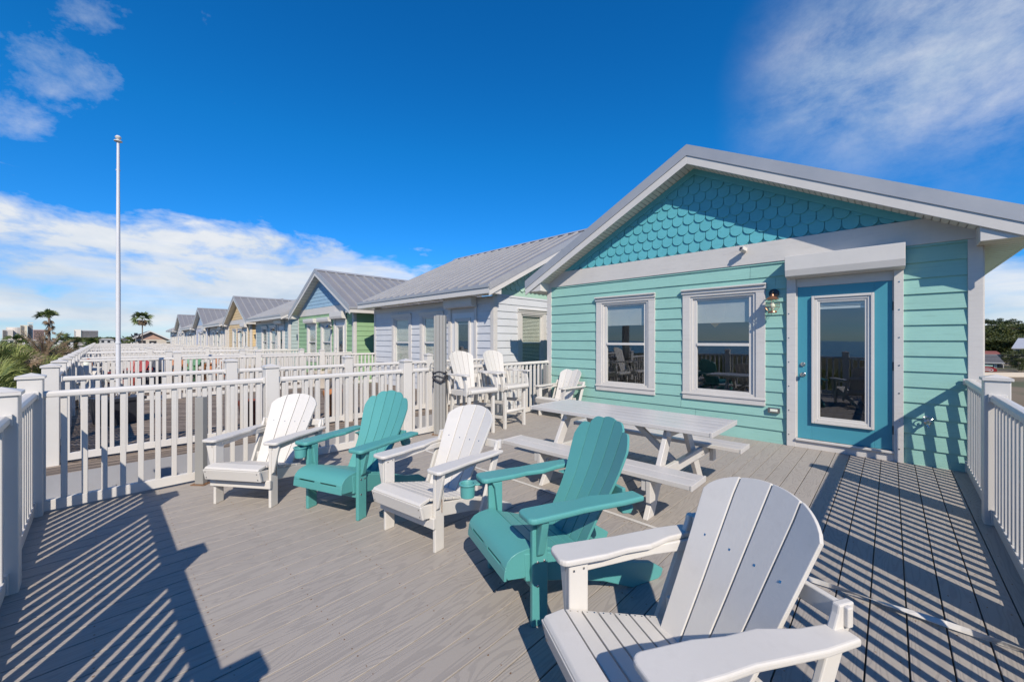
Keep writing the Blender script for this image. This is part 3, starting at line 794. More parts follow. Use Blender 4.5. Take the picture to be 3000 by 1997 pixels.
    if cup == 'out': cx, cy = -.335, -.112
    else: cx, cy = -.300, -.040
    zt = .524
    ro, ri = .052, .042
    c.lathe([(ri-.006, zt-.085), (ri-.004, zt-.088), (ri+.001, zt-.085), (ri+.004, zt-.012), (ro, zt-.012), (ro+.003, zt-.004), (ro, zt), (ri, zt), (ri-.003, zt-.006), (ri-.009, zt-.078), (.001, zt-.078)], (cx, cy, 0), 28)
    c.box(cx-.030, cx+.042, cy+.038, .04, zt-.012, zt-.0005)
    c.build('cup_holder', M, r, smooth=True, bevel=.002)
    return r
def place(o, x, y, deg): o.location = (x, y, 0); o.rotation_euler = (0, 0, R(deg)); return o
fc = fold_chair(label='white folding adirondack chair furthest left, beside the short grey stub post')
place(fc, -3.965, .835, 35)
for x, y, a, lb in ((-2.435, 1.492, 7.5, 'white folding adirondack chair between the two teal chairs'),
                    (-.685, 1.14, -30, 'large white adirondack chair nearest the camera at the bottom right'),
                    (-4.49, 5.69, -1, 'white adirondack chair standing against the mint wall beyond the picnic table')):
    c_ = copy_tree(fc); c_['label'] = lb; place(c_, x, y, a)
tcA = teal_chair('teal adirondack chair with scalloped back, between the two left white chairs, cup holder tucked in', cup='in'); place(tcA, -3.25, 1.29, 19.8)
tcB = teal_chair('teal adirondack chair in front of the picnic table with its cup holder swung out', cup='out'); place(tcB, -1.53, 1.56, -20.4)
def bar_chair(M, label, group):
    r = empty('bar_chair'); tag(r, label, 'bar chair', group)
    for sg in (-1, 1):
        MB().box(sg*.20, sg*.245, -.01, .035, 0, .66).build('leg', M, r, bevel=.005)
        MB().yz([(.40, .0), (.455, 0), (.42, .66), (.37, .66)] if False else [(.47, 0), (.525, 0), (.445, .66), (.39, .66)], sg*.20, sg*.245).build('leg', M, r, bevel=.005)
        MB().yz([(-.06, .685), (.02, .69), (.44, .655), (.44, .60), (.30, .585), (.0, .605), (-.06, .63)], sg*.246, sg*.272).build('side_rail', M, r, bevel=.005)
        MB().yz([(.02, .44), (.475, .42), (.475, .37), (.02, .39)], sg*.205, sg*.230).build('stretcher', M, r, bevel=.004)
        MB().yz([(.02, .20), (.50, .18), (.50, .13), (.02, .15)], sg*.205, sg*.230).build('stretcher', M, r, bevel=.004)
        ar = MB().xy(arm_outline(sg, -.07, .47, .10, .075, .245, .345), .885, .908).build('armrest', M, r, bevel=.006)
        pts = [(-.0, .885)]+[(.02-.055*math.cos(t), .62+.23*math.sin(t)) for t in (1.1, .7, .2)]+[(-.02, .60), (.04, .60), (.025, .70), (.055, .82), (.10, .885)]
        MB().yz(pts, sg*.2725, sg*.30).build('arm_support', M, ar, bevel=.004)
        MB().yz([(.40, .60), (.44, .60), (.50, .885), (.45, .885)], sg*.2725, sg*.30).build('arm_support', M, ar, bevel=.004)
    m = MB(); m.lathe([(.032, -.245), (.036, -.235), (.036, .235), (.032, .245)], seg=16); m.xform(Matrix.Translation((0, -.052, .655)) @ Matrix.Rotation(R(90), 4, 'Y'))
    y = -.045
    for i in range(6): m.box(-.245, .245, y, y+.07, .668-i*.006, .690-i*.006); y += .077
    m.build('seat', M, r, bevel=.004)
    m = MB(); m.lathe([(.026, -.20), (.03, -.195), (.03, .195), (.026, .20)], seg=14); m.xform(Matrix.Translation((0, .012, .27)) @ Matrix.Rotation(R(90), 4, 'Y')); m.build('footrest', M, r, smooth=True)
    MB().box(-.20, .20, .455, .48, .30, .36).build('stretcher', M, r, bevel=.004)
    prof = [(.405, .66), (.47, .88), (.545, 1.10), (.595, 1.25)]
    W = lambda s: .165+.065*min(1, s/.5)
    b, at = slat_back(prof, W, 5, lambda i, u: .605-.17*(1-math.sqrt(max(0, 1-(u*.93)**2))), gap=.006, curve=1.2)
    b.build('backrest', M, r, bevel=.003)
    m = MB(); m.bar((-.27, .475, .84), (.27, .475, .84), .022, .06); m.build('back_crossbar', M, r, bevel=.004)
    return r
bc = bar_chair(M_POLYW, 'tall white bar chair beside the grey umbrella column', 'tall white bar chairs by the railing'); bc.location = (-4.36, 3.91, 0); bc.rotation_euler = (0, 0, R(86))
b2 = copy_tree(bc); b2['label'] = 'tall white bar chair closer to the mint house wall, behind the picnic table'; b2.location = (-4.39, 4.66, 0); b2.rotation_euler = (0, 0, R(90))
MB().box(-.03, .03, -.10, .10, .36, .40).build('towel_clip', M_POLYW) if False else None

# ------------------------------------------------------------------ picnic table (local origin at its centre on the deck)
def picnic():
    X0, X1 = -2.83, -.985; Y0, Y1 = 3.245, 3.935; cx, cy = (X0+X1)/2, (Y0+Y1)/2
    r = empty('picnic_table', (cx, cy, 0)); tag(r, 'white vinyl picnic table with attached benches, in front of the two windows', 'picnic table')
    hx, hy = (X1-X0)/2, (Y1-Y0)/2
    t = MB(); n = 5; w = 2*hy/n
    for i in range(n):
        a = -hy+i*w
        t.box(-hx+.018, hx-.018, a+.0035, a+w-.0035, .654, .690)
    t.build('tabletop', M_TABLE, r, bevel=.004)
    for ex in (-hx, hx-.017): MB().box(ex, ex+.017, -hy, hy, .650, .692).build('end_cap', M_TABLE, r, bevel=.003)
    for sg, (ya, yb) in ((-1, (2.81-cy, 3.10-cy)), (1, (4.06-cy, 4.35-cy))):
        b = MB(); ww = (yb-ya)/2
        for i in range(2): b.box(-hx+.012, hx-.012, ya+i*ww+.0035, ya+(i+1)*ww-.0035, .364, .400)
        bn = b.build('bench', M_TABLE, r, bevel=.004)
        for ex in (-hx-.003, hx-.011): MB().box(ex, ex+.014, ya, yb, .360, .402).build('end_cap', M_TABLE, bn, bevel=.003)
    for x in (-2.42-cx, -1.36-cx):
        for sg in (-1, 1):
            yf = sg*.58; yt = sg*.17; w = .062
            MB().prism([(yf-w, 0), (yf+w, 0), (yt+w*.9, .649), (yt-w*.9, .649)], lambda a, b, d: (d, a, b), x-.045, x-.004).build('leg', M_TABLE, r, bevel=.004)
        b = MB(); b.box(x, x+.038, -.76, .76, .272, .359); b.build('bench_beam', M_TABLE, r, bevel=.004)
        s = MB()
        for yy in (-.50, -.46, .46, .50):
            for zz in (.297, .337): s.box(x+.038, x+.0405, yy-.006, yy+.006, zz-.006, zz+.006)
        s.build('bolt', M_STEEL, r)
        MB().box(x, x+.038, -hy+.05, hy-.05, .595, .653).build('top_beam', M_TABLE, r, bevel=.004)
        for yy in (-.72, .72): MB().box(x+.039, x+.075, yy-.045, yy+.045, .19, .359).build('bench_block', M_TABLE, r, bevel=.004)
    for x, q in ((-2.42-cx+.02, .42), (-1.36-cx-.05, -.42)):
        b = MB(); b.bar((x, 0, .31), (x+q, 0, .648), .05, .04, up=(0, 1, 0)); b.build('brace', M_TABLE, r, bevel=.004)
    return r
picnic()
# ------------------------------------------------------------------ our deck, railings, posts
lots = [-2.2-PITCH*k for k in range(0, 11)]
lots[1] = -9.60; lots[2] = -16.95; lots[3] = -24.05; lots[4] = -31.1; lots[5] = -38.; lots[6] = -44.7; lots[7] = -51.2; lots[8] = -57.6; lots[9] = -64.2; lots[10] = -70.8
d = MB(); x = -5.20; i = 0; DY0 = -.48
while x < .66:
    x1 = min(x+.1375, .68); ys = [DY0, 1.35+.0, 6.395]
    d.box(x, x1-.0052, DY0, 6.395, -.026, .0); x += .1385; i += 1
deck = d.build('deck', M_COMP, None, bevel=.0015, seg=1); tag(deck, kind='structure')
sw = MB(); rs = random.Random(4)
x = -5.20
while x < .66:
    for yy in [DY0+.06+.405*k for k in range(17)]:
        for q in (.028, .108): sw.box(x+q-.0028, x+q+.0028, yy+rs.uniform(-.004, .004)-.0028, yy+.0028, -.001, .0012)
    x += .1385
o = sw.build('deck_screws', M_RUST, deck)
sub = MB(); sub.box(-5.19, .67, DY0+.01, 6.39, -.20, -.032); s_ = sub.build('deck_frame', M_BLACK, None); tag(s_, kind='structure')
sk = MB(); sk.box(-5.23, -5.2, DY0, 6.39, -.26, -.03); sk.box(-5.23, .70, DY0-.03, DY0, -.26, -.002); sk.box(.682, .71, DY0, 6.39, -.26, -.002)
o = sk.build('deck_fascia', M_FLASH, None); tag(o, kind='structure')
def rail_profile(mb, x0, x1, y, zt):
    w = .036
    pts = [(y-w, zt-.052), (y-w-.004, zt-.040), (y-w-.004, zt-.018), (y-w+.012, zt-.002), (y, zt), (y+w-.012, zt-.002), (y+w+.004, zt-.018), (y+w+.004, zt-.040), (y+w, zt-.052)]
    mb.yz(pts, x0, x1)
PROTO = {}
def railing(name, label, p0, p1, posts, group=None, full=True, start=True, zt=.99, caps=None):
    """run from p0 to p1 (plan); posts = distances along it"""
    p0, p1 = Vector((*p0, 0)), Vector((*p1, 0)); Ln = (p1-p0).length; ang = math.atan2(p1.y-p0.y, p1.x-p0.x)
    r = empty(name, p0, ang); tag(r, label, 'railing', group)
    h = .066 if full else .062
    def get(k, fn):
        if k not in PROTO: o_ = fn(); PROTO[k] = o_; return o_, True
        return PROTO[k], False
    for s in posts:
        if 'post' not in PROTO:
            m = MB(); m.box(-h, h, -h, h, -.02, 1.095); o_ = m.build('post', M_VINYL, r, bevel=.006); PROTO['post'] = o_
            c = MB(); q = .078; c.box(-q, q, -q, q, 1.094, 1.115); n = len(c.v); c.v += [(-q, -q, 1.1155), (q, -q, 1.1155), (q, q, 1.1155), (-q, q, 1.1155), (0, 0, 1.142)]; c.f += [(n, n+1, n+4), (n+1, n+2, n+4), (n+2, n+3, n+4), (n+3, n, n+4)]
            c.build('cap', M_VINYL, o_, bevel=.003, seg=1); c = MB(); 
            o_.location = (s, 0, 0)
        else:
            o_ = copy_tree(PROTO['post'], r); o_.location = (s, 0, 0)
    ends = sorted(set([0.0 if not any(abs(s) < .05 for s in posts) else None, Ln if not any(abs(s-Ln) < .05 for s in posts) else None])-{None}) if False else []
    pts = sorted(posts); segs = []
    prev = 0 if (not pts or pts[0] > .1) else None
    if prev is not None: segs.append((0, pts[0]-h if pts else Ln))
    for a, b in zip(pts, pts[1:]): segs.append((a+h, b-h))
    if pts and pts[-1] < Ln-.1: segs.append((pts[-1]+h, Ln))
    for a, b in segs:
        m = MB(); rail_profile(m, a+.004, b-.004, 0, zt)
        if full:
            for xx in (a, b-.022): m.box(xx+.001, xx+.021, -.046, .046, zt-.060, zt+.004)
        m.build('top_rail', M_VINYL, r, bevel=.003 if full else 0, smooth=False)
        m = MB(); m.box(a+.004, b-.004, -.024, .024, .022, .105)
        if full:
            for xx in (a, b-.03): m.box(xx+.001, xx+.028, -.032, .032, .010, .120)
        m.build('bottom_rail', M_VINYL, r, bevel=.003 if full else 0)
        n = max(1, int(round((b-a)/.121))); sp = (b-a)/n
        for k in range(n):
            xx = a+(k+.5)*sp
            if 'bal' not in PROTO:
                m = MB(); m.box(-.019, .019, -.019, .019, .104, zt-.05); o_ = m.build('baluster', M_VINYL, r, bevel=.003, seg=1); PROTO['bal'] = o_
            else:
                o_ = PROTO['bal'].copy(); col.objects.link(o_); o_.parent = r
            o_.location = (xx, 0, 0)
    return r
railing('railing', 'white railing along the left edge of the grey deck, up to the mint house', (-4.955, -.375), (-5.09, 6.37), [1.70, 3.42, 5.12])
railing('railing', 'white railing at the near left corner, casting striped shadows on the deck', (-4.955, -.375), (.52, -.375), [0, 1.385, 2.755, 4.13, 5.475])
railing('railing', 'white railing along the right edge of the deck, beside the blue door', (.52, -.375), (.605, 6.37), [1.72, 3.43, 5.12])
# neighbouring lots
HN = {1: 'white house', 2: 'green house', 3: 'pale blue-green house', 4: 'yellow house', 5: 'beige house', 6: 'lavender blue house', 7: 'grey-roofed house next to the last', 8: 'pale grey house', 9: 'farthest low house', 10: 'the empty end lot'}
wd = []
for k in range(1, 11):
    c = lots[k]; xr, xl = c+2.75, c-2.87
    g = 'railings of the neighbouring decks'
    f = k <= 2
    y1 = 6.36
    if k <= 3:
        railing('railing', 'white railing on the near side of the deck in front of the %s' % HN[k], (xr, -.375), (xr, y1), [0, 1.69, 3.38, 5.05], g, f)
        railing('railing', 'white railing on the far side of the deck in front of the %s' % HN[k], (xl, -.375), (xl, y1), [0, 1.69, 3.38, 5.05], g, f)
        railing('railing', 'white railing on the dune side of the deck in front of the %s' % HN[k], (xl, -.375), (xr, -.375), [1.40, 2.81, 4.21], g, f)
    else:
        r = empty('railing', (c, 0, 0)); tag(r, 'white railing round the distant deck in front of the %s' % HN[k], 'railing', g)
        def pst(xx, yy): MB().box(xx-.066, xx+.066, yy-.066, yy+.066, 0, 1.10).box(xx-.076, xx+.076, yy-.076, yy+.076, 1.1005, 1.125).build('post', M_VINYL, r)
        bb = MB(); tt = MB()
        for xx in (xr-c, xl-c):
            for yy in (-.375, 1.31, 3.0, 4.68): pst(xx, yy)
            tt.box(xx-.035, xx+.035, -.3, y1, .945, .99); tt.box(xx-.024, xx+.024, -.3, y1, .02, .10)
            yy = -.25
            while yy < y1: bb.box(xx-.019, xx+.019, yy-.019, yy+.019, .1, .945); yy += .122
        for q in (1.40, 2.81, 4.21): pst(xl-c+q, -.375)
        tt.box(xl-c, xr-c, -.41, -.34, .945, .99); tt.box(xl-c, xr-c, -.4, -.35, .02, .10)
        xx = xl-c
        while xx < xr-c: bb.box(xx-.019, xx+.019, -.394, -.356, .1, .945); xx += .122
        tt.build('rails', M_VINYL, r); bb.build('balusters', M_VINYL, r)
    dk = MB(); dk.box(xl-.18 if k > 1 else xl-.05, xr+.04, -.52, FY-.01, -.05, -.004); dk.box(xr+.041, xr+.50, -.52, FY-.01, -.055, -.008)
    o = dk.build('neighbour_deck', M_WOOD, None); tag(o, kind='structure'); o.data.materials.append(M_WOOD2)
    for p in o.data.polygons:
        if p.index >= 6: p.material_index = 1
    # flashing and low roof in the gap on the near side
    nx = (lots[k-1]-2.87 if k > 1 else -5.0)-.21
    m = MB(); m.box(xr+.502, xr+.515, -.50, FY, -.30, -.012)
    m.prism([(xr+.516, -.26), (nx, -.17), (nx, -.19), (xr+.516, -.28)], lambda a, b, dd: (a, dd, b), -.45, 13.5)
    yy = .1
    if k <= 2:
        while yy < 6.3:
            m.prism([(xr+.516, -.225), (nx, -.135), (nx, -.168), (xr+.516, -.258)], lambda a, b, dd: (a, dd, b), yy, yy+.03); yy += .62
        for q_ in (.12, .40, .74): m.box(nx-q_-.012, nx-q_, -.45, 6.3, -.24, -.115-q_*.07)
        for q_ in range(5): m.box(nx-.52, nx-.405, .15+q_*1.25, .19+q_*1.25, -.24, -.10)
    o = m.build('valley_roof', M_FLASH, None); tag(o, 'low grey metal roof between the decks beside the %s' % HN[k], 'roof', 'low roofs between the decks')
# short grey stub posts and tall umbrella column
def stub(x, y, h, label, rz=0):
    r = empty('stub_post', (x, y, 0), rz); tag(r, label, 'post', 'short grey stub posts')
    MB().box(-.042, .042, -.028, .028, .008, h).build('shaft', M_GREY, r, bevel=.003)
    MB().box(-.07, .07, -.05, .05, .0005, .008).build('base_plate', M_RUST, r, bevel=.002)
    s = MB()
    for a in (-.055, .055): s.lathe([(.008, .008), (.008, .016)], (a, 0, 0), 8)
    s.build('bolt', M_RUST, r); return r
stub(-4.86, .69, .85, 'short grey metal stub post at the railing beside the leftmost white chair', R(40))
stub(-4.93, 6.12, .92, 'short grey metal stub post in the corner by the mint wall')
def column():
    r = empty('umbrella_column', (-4.88, 3.54, 0), R(44)); tag(r, 'tall grey fluted umbrella column with a black strap round it', 'column')
    m = MB()
    for i, (a, b) in enumerate(((-.085, -.053), (-.049, -.002), (.002, .049), (.053, .085))):
        m.box(a, b, -.075 if i in (1, 2) else -.060, .07, .006, 1.775-(.03 if i in (0,) else 0)+(.02 if i == 0 else 0))
    m.box(-.078, .078, -.052, .062, .006, 1.765)
    m.build('shaft', M_GREY, r, bevel=.004)
    MB().box(-.11, .115, -.09, .085, .0005, .006).build('base_plate', M_RUST, r)
    s = MB()
    for k, zz in enumerate((.93, .895, .865)):
        pts = []
        for i in range(25):
            t = 2*math.pi*i/24; q = max(abs(math.cos(t))/.095, abs(math.sin(t))/.085)
            pts.append((math.cos(t)/q, math.sin(t)/q, zz+.012*math.sin(3*t+k)+(-.03*k if -2.6 < t-math.pi*1.5 < 1.2 and math.sin(t) < 0 else 0)))
        s.tube(pts, .009, 6, False)
    s.tube([(-.10, -.09, .86), (-.02, -.10, .80), (.03, -.10, .775), (.07, -.095, .83), (.1, -.09, .9)], .014, 7)
    s.build('strap', M_CABLE, r, smooth=True)
    for sg in (-1, 1):
        g = MB(); pts = [(sg*(.112+.032*math.cos(t)), -.03, 1.0+.06*math.sin(t)) for t in [2*math.pi*i/18 for i in range(19)]]
        g.tube(pts, .011, 8, False); g.build('handle', M_GREY, r, smooth=True)
        MB().bar((sg*.100, -.03, .94), (sg*.103, -.03, .70), .012, .012).build('cleat', M_CABLE, r)
    return r
column()
# flat white cord lying across the deck
m = MB(); pts = []
X = -4.93
while X < .50:
    tw = 0 if X < -.55 else (X+.55)*5.5
    z = .0045 if X < -.55 else .016+.010*math.sin((X+.55)*3)
    pts.append((X, 2.872+.006*math.sin(X*2.1)-(0 if X < -1 else .03*(math.sin((X+1)*1.6))), z, tw)); X += .045
nn = len(m.v)
for (x, y, z, tw) in pts:
    hw_ = .0155
    cy_, cz_ = math.cos(tw)*hw_, abs(math.sin(tw))*hw_
    for s1, s2 in ((-1, -1), (1, -1), (1, 1), (-1, 1)):
        m.v.append((x, y+s1*cy_, max(.001, z+s1*math.sin(tw)*hw_*.8)+s2*.0014))
for i in range(len(pts)-1):
    for j in range(4):
        a = nn+i*4+j; b = nn+i*4+(j+1) % 4; m.f.append((a, b, b+4, a+4))
o = m.build('flat_cord', M_VINYL, None); tag(o, 'flat white cord lying straight across the deck behind the chairs', 'cord')
# ------------------------------------------------------------------ build the row of houses
def col_mat(n, c): return paint(n, c, .6, .05, .04, .3, grain=(2.2, 2.2, 55))
M_WHITES = col_mat('white_siding', (.55, .56, .57)); M_GREEN = col_mat('green_siding', (.25, .40, .215)); M_BLUEG = col_mat('light_blue_shingle', (.28, .43, .55))
M_SEA = col_mat('seafoam_shingle', (.36, .53, .42)); M_AQUA = col_mat('grey_aqua_siding', (.35, .43, .42)); M_YEL = col_mat('buff_siding', (.62, .46, .25))
M_BEIGE = col_mat('pale_beige_siding', (.58, .55, .50)); M_LAV = col_mat('lavender_siding', (.46, .48, .55)); M_LBL = col_mat('sky_gable_siding', (.36, .46, .60)); M_PALE = col_mat('pale_grey_siding', (.60, .60, .58))
M_DW = paint('white_door_paint', (.66, .65, .63), .45, .03); M_DB = paint('blue_door_paint', (.08, .30, .42), .45, .03)
H0 = cottage('house', 'mint green cottage with turquoise scalloped gable, white trim and bright blue glazed door', lots[0], True, M_MINT, M_SCALE, 'scallop', M_DOOR)
cottage('house', 'white cottage with low-eaved metal roof, next to the mint cottage', lots[1], False, M_WHITES, M_SEA, 'scallop', M_DW, det=1)
cottage('house', 'green cottage with a blue scalloped gable and roll-shutter boxes over its windows', lots[2], True, M_GREEN, M_BLUEG, 'scallop', M_DW, True, det=1)
cottage('house', 'grey-aqua cottage with low-eaved roof between the green and the yellow cottages', lots[3], False, M_AQUA, M_AQUA, 'lap', M_DW, det=1)
cottage('house', 'yellow buff cottage with lap-sided gable', lots[4], True, M_YEL, M_YEL, 'lap', M_DB, det=1)
cottage('house', 'pale beige cottage with low eave just beyond the yellow one', lots[5], False, M_BEIGE, M_BEIGE, 'lap', M_DW, det=0)
cottage('house', 'lavender cottage with pale blue gable, third gable from the far end', lots[6], True, M_LAV, M_LBL, 'lap', M_DW, det=0)
cottage('house', 'pale low-eaved cottage between the two farthest gables', lots[7], False, M_PALE, M_PALE, 'lap', M_DW, det=0)
cottage('house', 'off-white cottage with the farthest gable of the row', lots[8], True, M_PALE, M_WHITES, 'lap', M_DW, det=0)
cottage('house', 'low-eaved cottage at the very end of the row', lots[9], False, M_PALE, M_PALE, 'lap', M_DW, det=0)
# small fittings on our house
c = MB(); s = len(c.v)
c.lathe([(.022, 0), (.026, .005), (.026, .05), (.020, .062)], seg=14); c.xform(Matrix.Translation((.70, -.03, 2.67)) @ Matrix.Rotation(R(90), 4, 'X'))
s = len(c.v); c.box(-.032, .032, -.045, .045, -.027, .027); c.xform(Matrix.Translation((.70, -.115, 2.685)) @ Matrix.Rotation(R(-14), 4, 'X') @ Matrix.Rotation(R(-20), 4, 'Z'), s)
cm_ = c.build('security_camera', M_VINYL, H0, bevel=.003)
MB().lathe([(.017, 0), (.017, .004), (.010, .006)], seg=14).xform(Matrix.Translation((.685, -.161, 2.695)) @ Matrix.Rotation(R(76), 4, 'X')).build('lens', M_BLACK, cm_)
f = MB(); f.box(.985, 1.125, -.055, -.022, .415, .485); ft = f.build('step_light', M_STEEL, H0, bevel=.004)
MB().box(1.012, 1.098, -.060, -.054, .433, .467).build('lens', M_BULB, ft, bevel=.003)
f = MB(); st = 0
f.tube([(2.50, -.012, .49), (2.50, -.08, .49), (2.50, -.105, .47), (2.50, -.11, .445)], [.014, .014, .015, .017], 10)
f.tube([(2.50, -.06, .49), (2.50, -.06, .535)], .007, 8)
f.tube([(2.50+.035*math.cos(t), -.06+.035*math.sin(t)*.4, .538+.02*math.sin(t)) for t in [2*math.pi*i/12 for i in range(13)]], .006, 6, False)
f.lathe([(.03, 0), (.03, .006), (.018, .012)], (0, 0, 0), 14); n_ = 14*3
f.xform(Matrix.Translation((2.50, -.012, .49)) @ Matrix.Rotation(R(90), 4, 'X'), len(f.v)-n_)
f.build('hose_tap', M_STEEL, H0, smooth=True)
# a few things inside our room seen through the panes
r = empty('armchair', (-3.6, 8.4, 0)); tag(r, 'dim padded armchair inside the mint cottage, behind the left window', 'armchair')
MB().box(-.4, .4, -.4, .4, .12, .45).build('seat', M_BEIGE, r, bevel=.04); MB().box(-.4, .4, .25, .45, .451, 1.0).build('backrest', M_BEIGE, r, bevel=.05)
p = MB(); p.prism([(-2.12, 2.0), (-1.80, 2.0), (-1.84, 1.72), (-1.96, 1.60), (-2.08, 1.72)], lambda a, b, d: (a, d, b), 6.60, 6.61); o = p.build('window_hanging', paint('orange_print', (.62, .30, .06), .6), None); tag(o, 'orange hanging just inside the top left of the right window', 'hanging')
# ------------------------------------------------------------------ terrain
def ground_mat():
    m, nt, b, out = new_mat('sandy_ground')
    v = coords(nt, (1, 1, 1)); f = noise(nt, v, .05, 6, .6); g = noise(nt, v, .9, 6, .7)
    c = ramp(nt, f, [(.36, (.14, .11, .06)), (.48, (.20, .15, .09)), (.56, (.07, .085, .03))])
    c = mixc(nt, math_n(nt, 'MULTIPLY', g, .5), c, (.12, .085, .045))
    L(nt, c, b.inputs['Base Color']); b.inputs['Roughness'].default_value = .95
    bump(nt, b, g, .6, .1); return m
g = MB(); g.quad((-4000, -4000, -6), (4000, -4000, -6), (4000, 4000, -6), (-4000, 4000, -6))
o = g.build('ground', ground_mat(), None); tag(o, kind='structure')
def dune_h(x, y):
    t = max(0, min(1, (-y-.9)/2.2)); t2 = max(0, min(1, (y+90)/50)); far = max(0, min(1, (x+260)/120))
    s = math.sin(x*.35)*.16+math.sin(x*.13+y*.4)*.22+math.sin(y*.7+x*.2)*.12
    return -2.6+(1.75+s)*t-1.6*(1-t2)-(1-far)*2.0
g = MB(); NX, NY = 90, 40
for i in range(NX+1):
    for j in range(NY+1):
        x = 8-290*(i/NX)**1.7; y = -.7-100*(j/NY)**1.8; g.v.append((x, y, dune_h(x, y)))
for i in range(NX):
    for j in range(NY): a = i*(NY+1)+j; g.f.append((a, a+1, a+NY+2, a+NY+1))
def dune_mat():
    m, nt, b, out = new_mat('dune_scrub'); v = coords(nt); f = noise(nt, v, .6, 6, .65); h = noise(nt, v, 5, 6, .7)
    c = ramp(nt, f, [(.35, (.045, .055, .018)), (.55, (.09, .085, .035)), (.7, (.20, .16, .10))]); c = mixc(nt, math_n(nt, 'MULTIPLY', h, .6), c, (.03, .035, .012))
    L(nt, c, b.inputs['Base Color']); b.inputs['Roughness'].default_value = .95; bump(nt, b, h, .8, .15); return m
o = g.build('dune', dune_mat(), None, smooth=True); tag(o, kind='structure')
def sea_mat():
    m, nt, b, out = new_mat('sea_water'); f = noise(nt, coords(nt, (.2, .6, 1)), 1, 6, .6)
    b.inputs['Base Color'].default_value = (.01, .07, .12, 1); b.inputs['Roughness'].default_value = .15; bump(nt, b, f, .5, .5); return m
g = MB(); g.quad((-4000, -4000, -5.9), (4000, -4000, -5.9), (4000, -101, -5.9), (-4000, -101, -5.9)); o = g.build('sea', sea_mat(), None); tag(o, kind='structure')
g = MB(); g.box(-75, 1.0, -.45, 13.6, -5.99, -.27); 
o = g.build('row_foundation', M_FLASH, None); tag(o, kind='structure')
g = MB(); g.quad((4, 62, -5.99), (160, 62, -5.99), (160, 70, -5.99), (4, 70, -5.99)); o = g.build('road', paint('asphalt', (.07, .07, .072), .9), None); tag(o, kind='structure')

# ------------------------------------------------------------------ plants
M_PALM = leaf_mat('palmetto_green', (.07, .105, .022), (.27, .29, .075)); M_PALMD = leaf_mat('palmetto_dead', (.16, .10, .055), (.30, .22, .14))
M_SABAL = leaf_mat('sabal_green', (.05, .09, .022), (.17, .20, .06)); M_BARK = plain('palm_bark', (.17, .14, .115), .9)
M_PINE = leaf_mat('pine_foliage', (.018, .035, .010), (.06, .085, .022)); M_OAK = leaf_mat('broadleaf_foliage', (.03, .05, .012), (.13, .14, .035)); M_TRUNK = plain('pine_trunk', (.16, .12, .09), .9)
def fan(mb, base, d, size, n=15, spread=2.2, droop=.25, wd=.032, rn=rnd):
    """one palmate leaf: stalk direction d, narrow leaflets radiating"""
    d = Vector(d).normalized(); side = d.cross(Vector((0, 0, 1)))
    if side.length < .1: side = Vector((1, 0, 0))
    side.normalize(); up = side.cross(d); ro = rn.uniform(-.9, .9); side, up = side*math.cos(ro)+up*math.sin(ro), up*math.cos(ro)-side*math.sin(ro)
    base = Vector(base)
    for i in range(n):
        a = (i/(n-1)-.5)*spread; ln = size*(1-.22*abs(a)/spread*2)*rn.uniform(.88, 1.08)
        v = (d*math.cos(a)+side*math.sin(a)+up*rn.uniform(-.08, .08)).normalized()
        w = size*wd; mid = base+v*ln*.55; tip = base+v*ln+Vector((0, 0, -droop*ln*rn.uniform(.5, 1.2)))
        pw = v.cross(up).normalized()*w
        mb.quad(base, mid-pw, tip, mid+pw)
def palmetto(rn, dead=False):
    mb = MB()
    for i in range(rn.randint(15, 20)):
        az = rn.uniform(0, 2*math.pi); el = rn.uniform(.25, 1.25)
        d = Vector((math.cos(az)*math.cos(el), math.sin(az)*math.cos(el), math.sin(el))); L_ = rn.uniform(.35, .75)
        p = d*L_; mb.bar((0, 0, 0), p, .012, .008); fan(mb, p, (d+Vector((0, 0, .15))).normalized(), rn.uniform(.42, .62), 19, rn.uniform(1.9, 2.8), rn.uniform(.05, .35), wd=.021, rn=rn)
    return mb
pr_ = [palmetto(random.Random(s)).build('palmetto', M_PALM) for s in (1, 2, 3, 4)]
pd_ = palmetto(random.Random(9)).build('palmetto', M_PALMD)
used = set(); placed = []
rp = random.Random(21)
spots = []
# dense drift that follows the railings on the dune side
for i in range(900):
    x = -3.5-62*rp.random()**1.25; y = -1.25-(2+.5*abs(x))*rp.random()**1.0
    if y < -26: continue
    if all((x-a)**2+(y-b)**2 > (.62+.012*abs(x))**2 for a, b in spots): spots.append((x, y))
spots = sorted(spots, key=lambda p: p[0]**2+p[1]**2)
def vis(x, y):
    u, t = (-.6914*x+.7225*y), (.7225*x+.6914*y)
    return u > .5 and t/u > -1.5
spots = [p for p in spots if vis(*p)][:230]
back = []
while len(back) < 60:
    x, y = rp.uniform(-8, 7), rp.uniform(-9, -1.6)
    if not vis(x, y) and all((x-a)**2+(y-b)**2 > .8 for a, b in back): back.append((x, y))
for i, (x, y) in enumerate(spots+back):
    dead = rp.random() < .2
    src = pd_ if dead else pr_[rp.randrange(4)]
    if src.name in used: o = src.copy(); col.objects.link(o)
    else: o = src; used.add(src.name)
    o.location = (x, y, dune_h(x, y)+rp.uniform(-.05, .1)); o.rotation_euler = (rp.uniform(-.1, .1), rp.uniform(-.1, .1), rp.uniform(0, 6.3))
    k = rp.uniform(.95, 1.5)*(1+min(.7, abs(x)*.02)); o.scale = (k, k, k*rp.uniform(.9, 1.1))
    if dead: tag(o, 'brown dried palmetto fans among the green ones on the dune', 'palmetto', 'dead palmettos on the dune')
    else: tag(o, 'green saw palmetto with spiky fan leaves on the dune behind the railings', 'palmetto', 'palmettos on the dune')
for s_ in pr_+[pd_]:
    if s_.name not in used: bpy.data.objects.remove(s_)
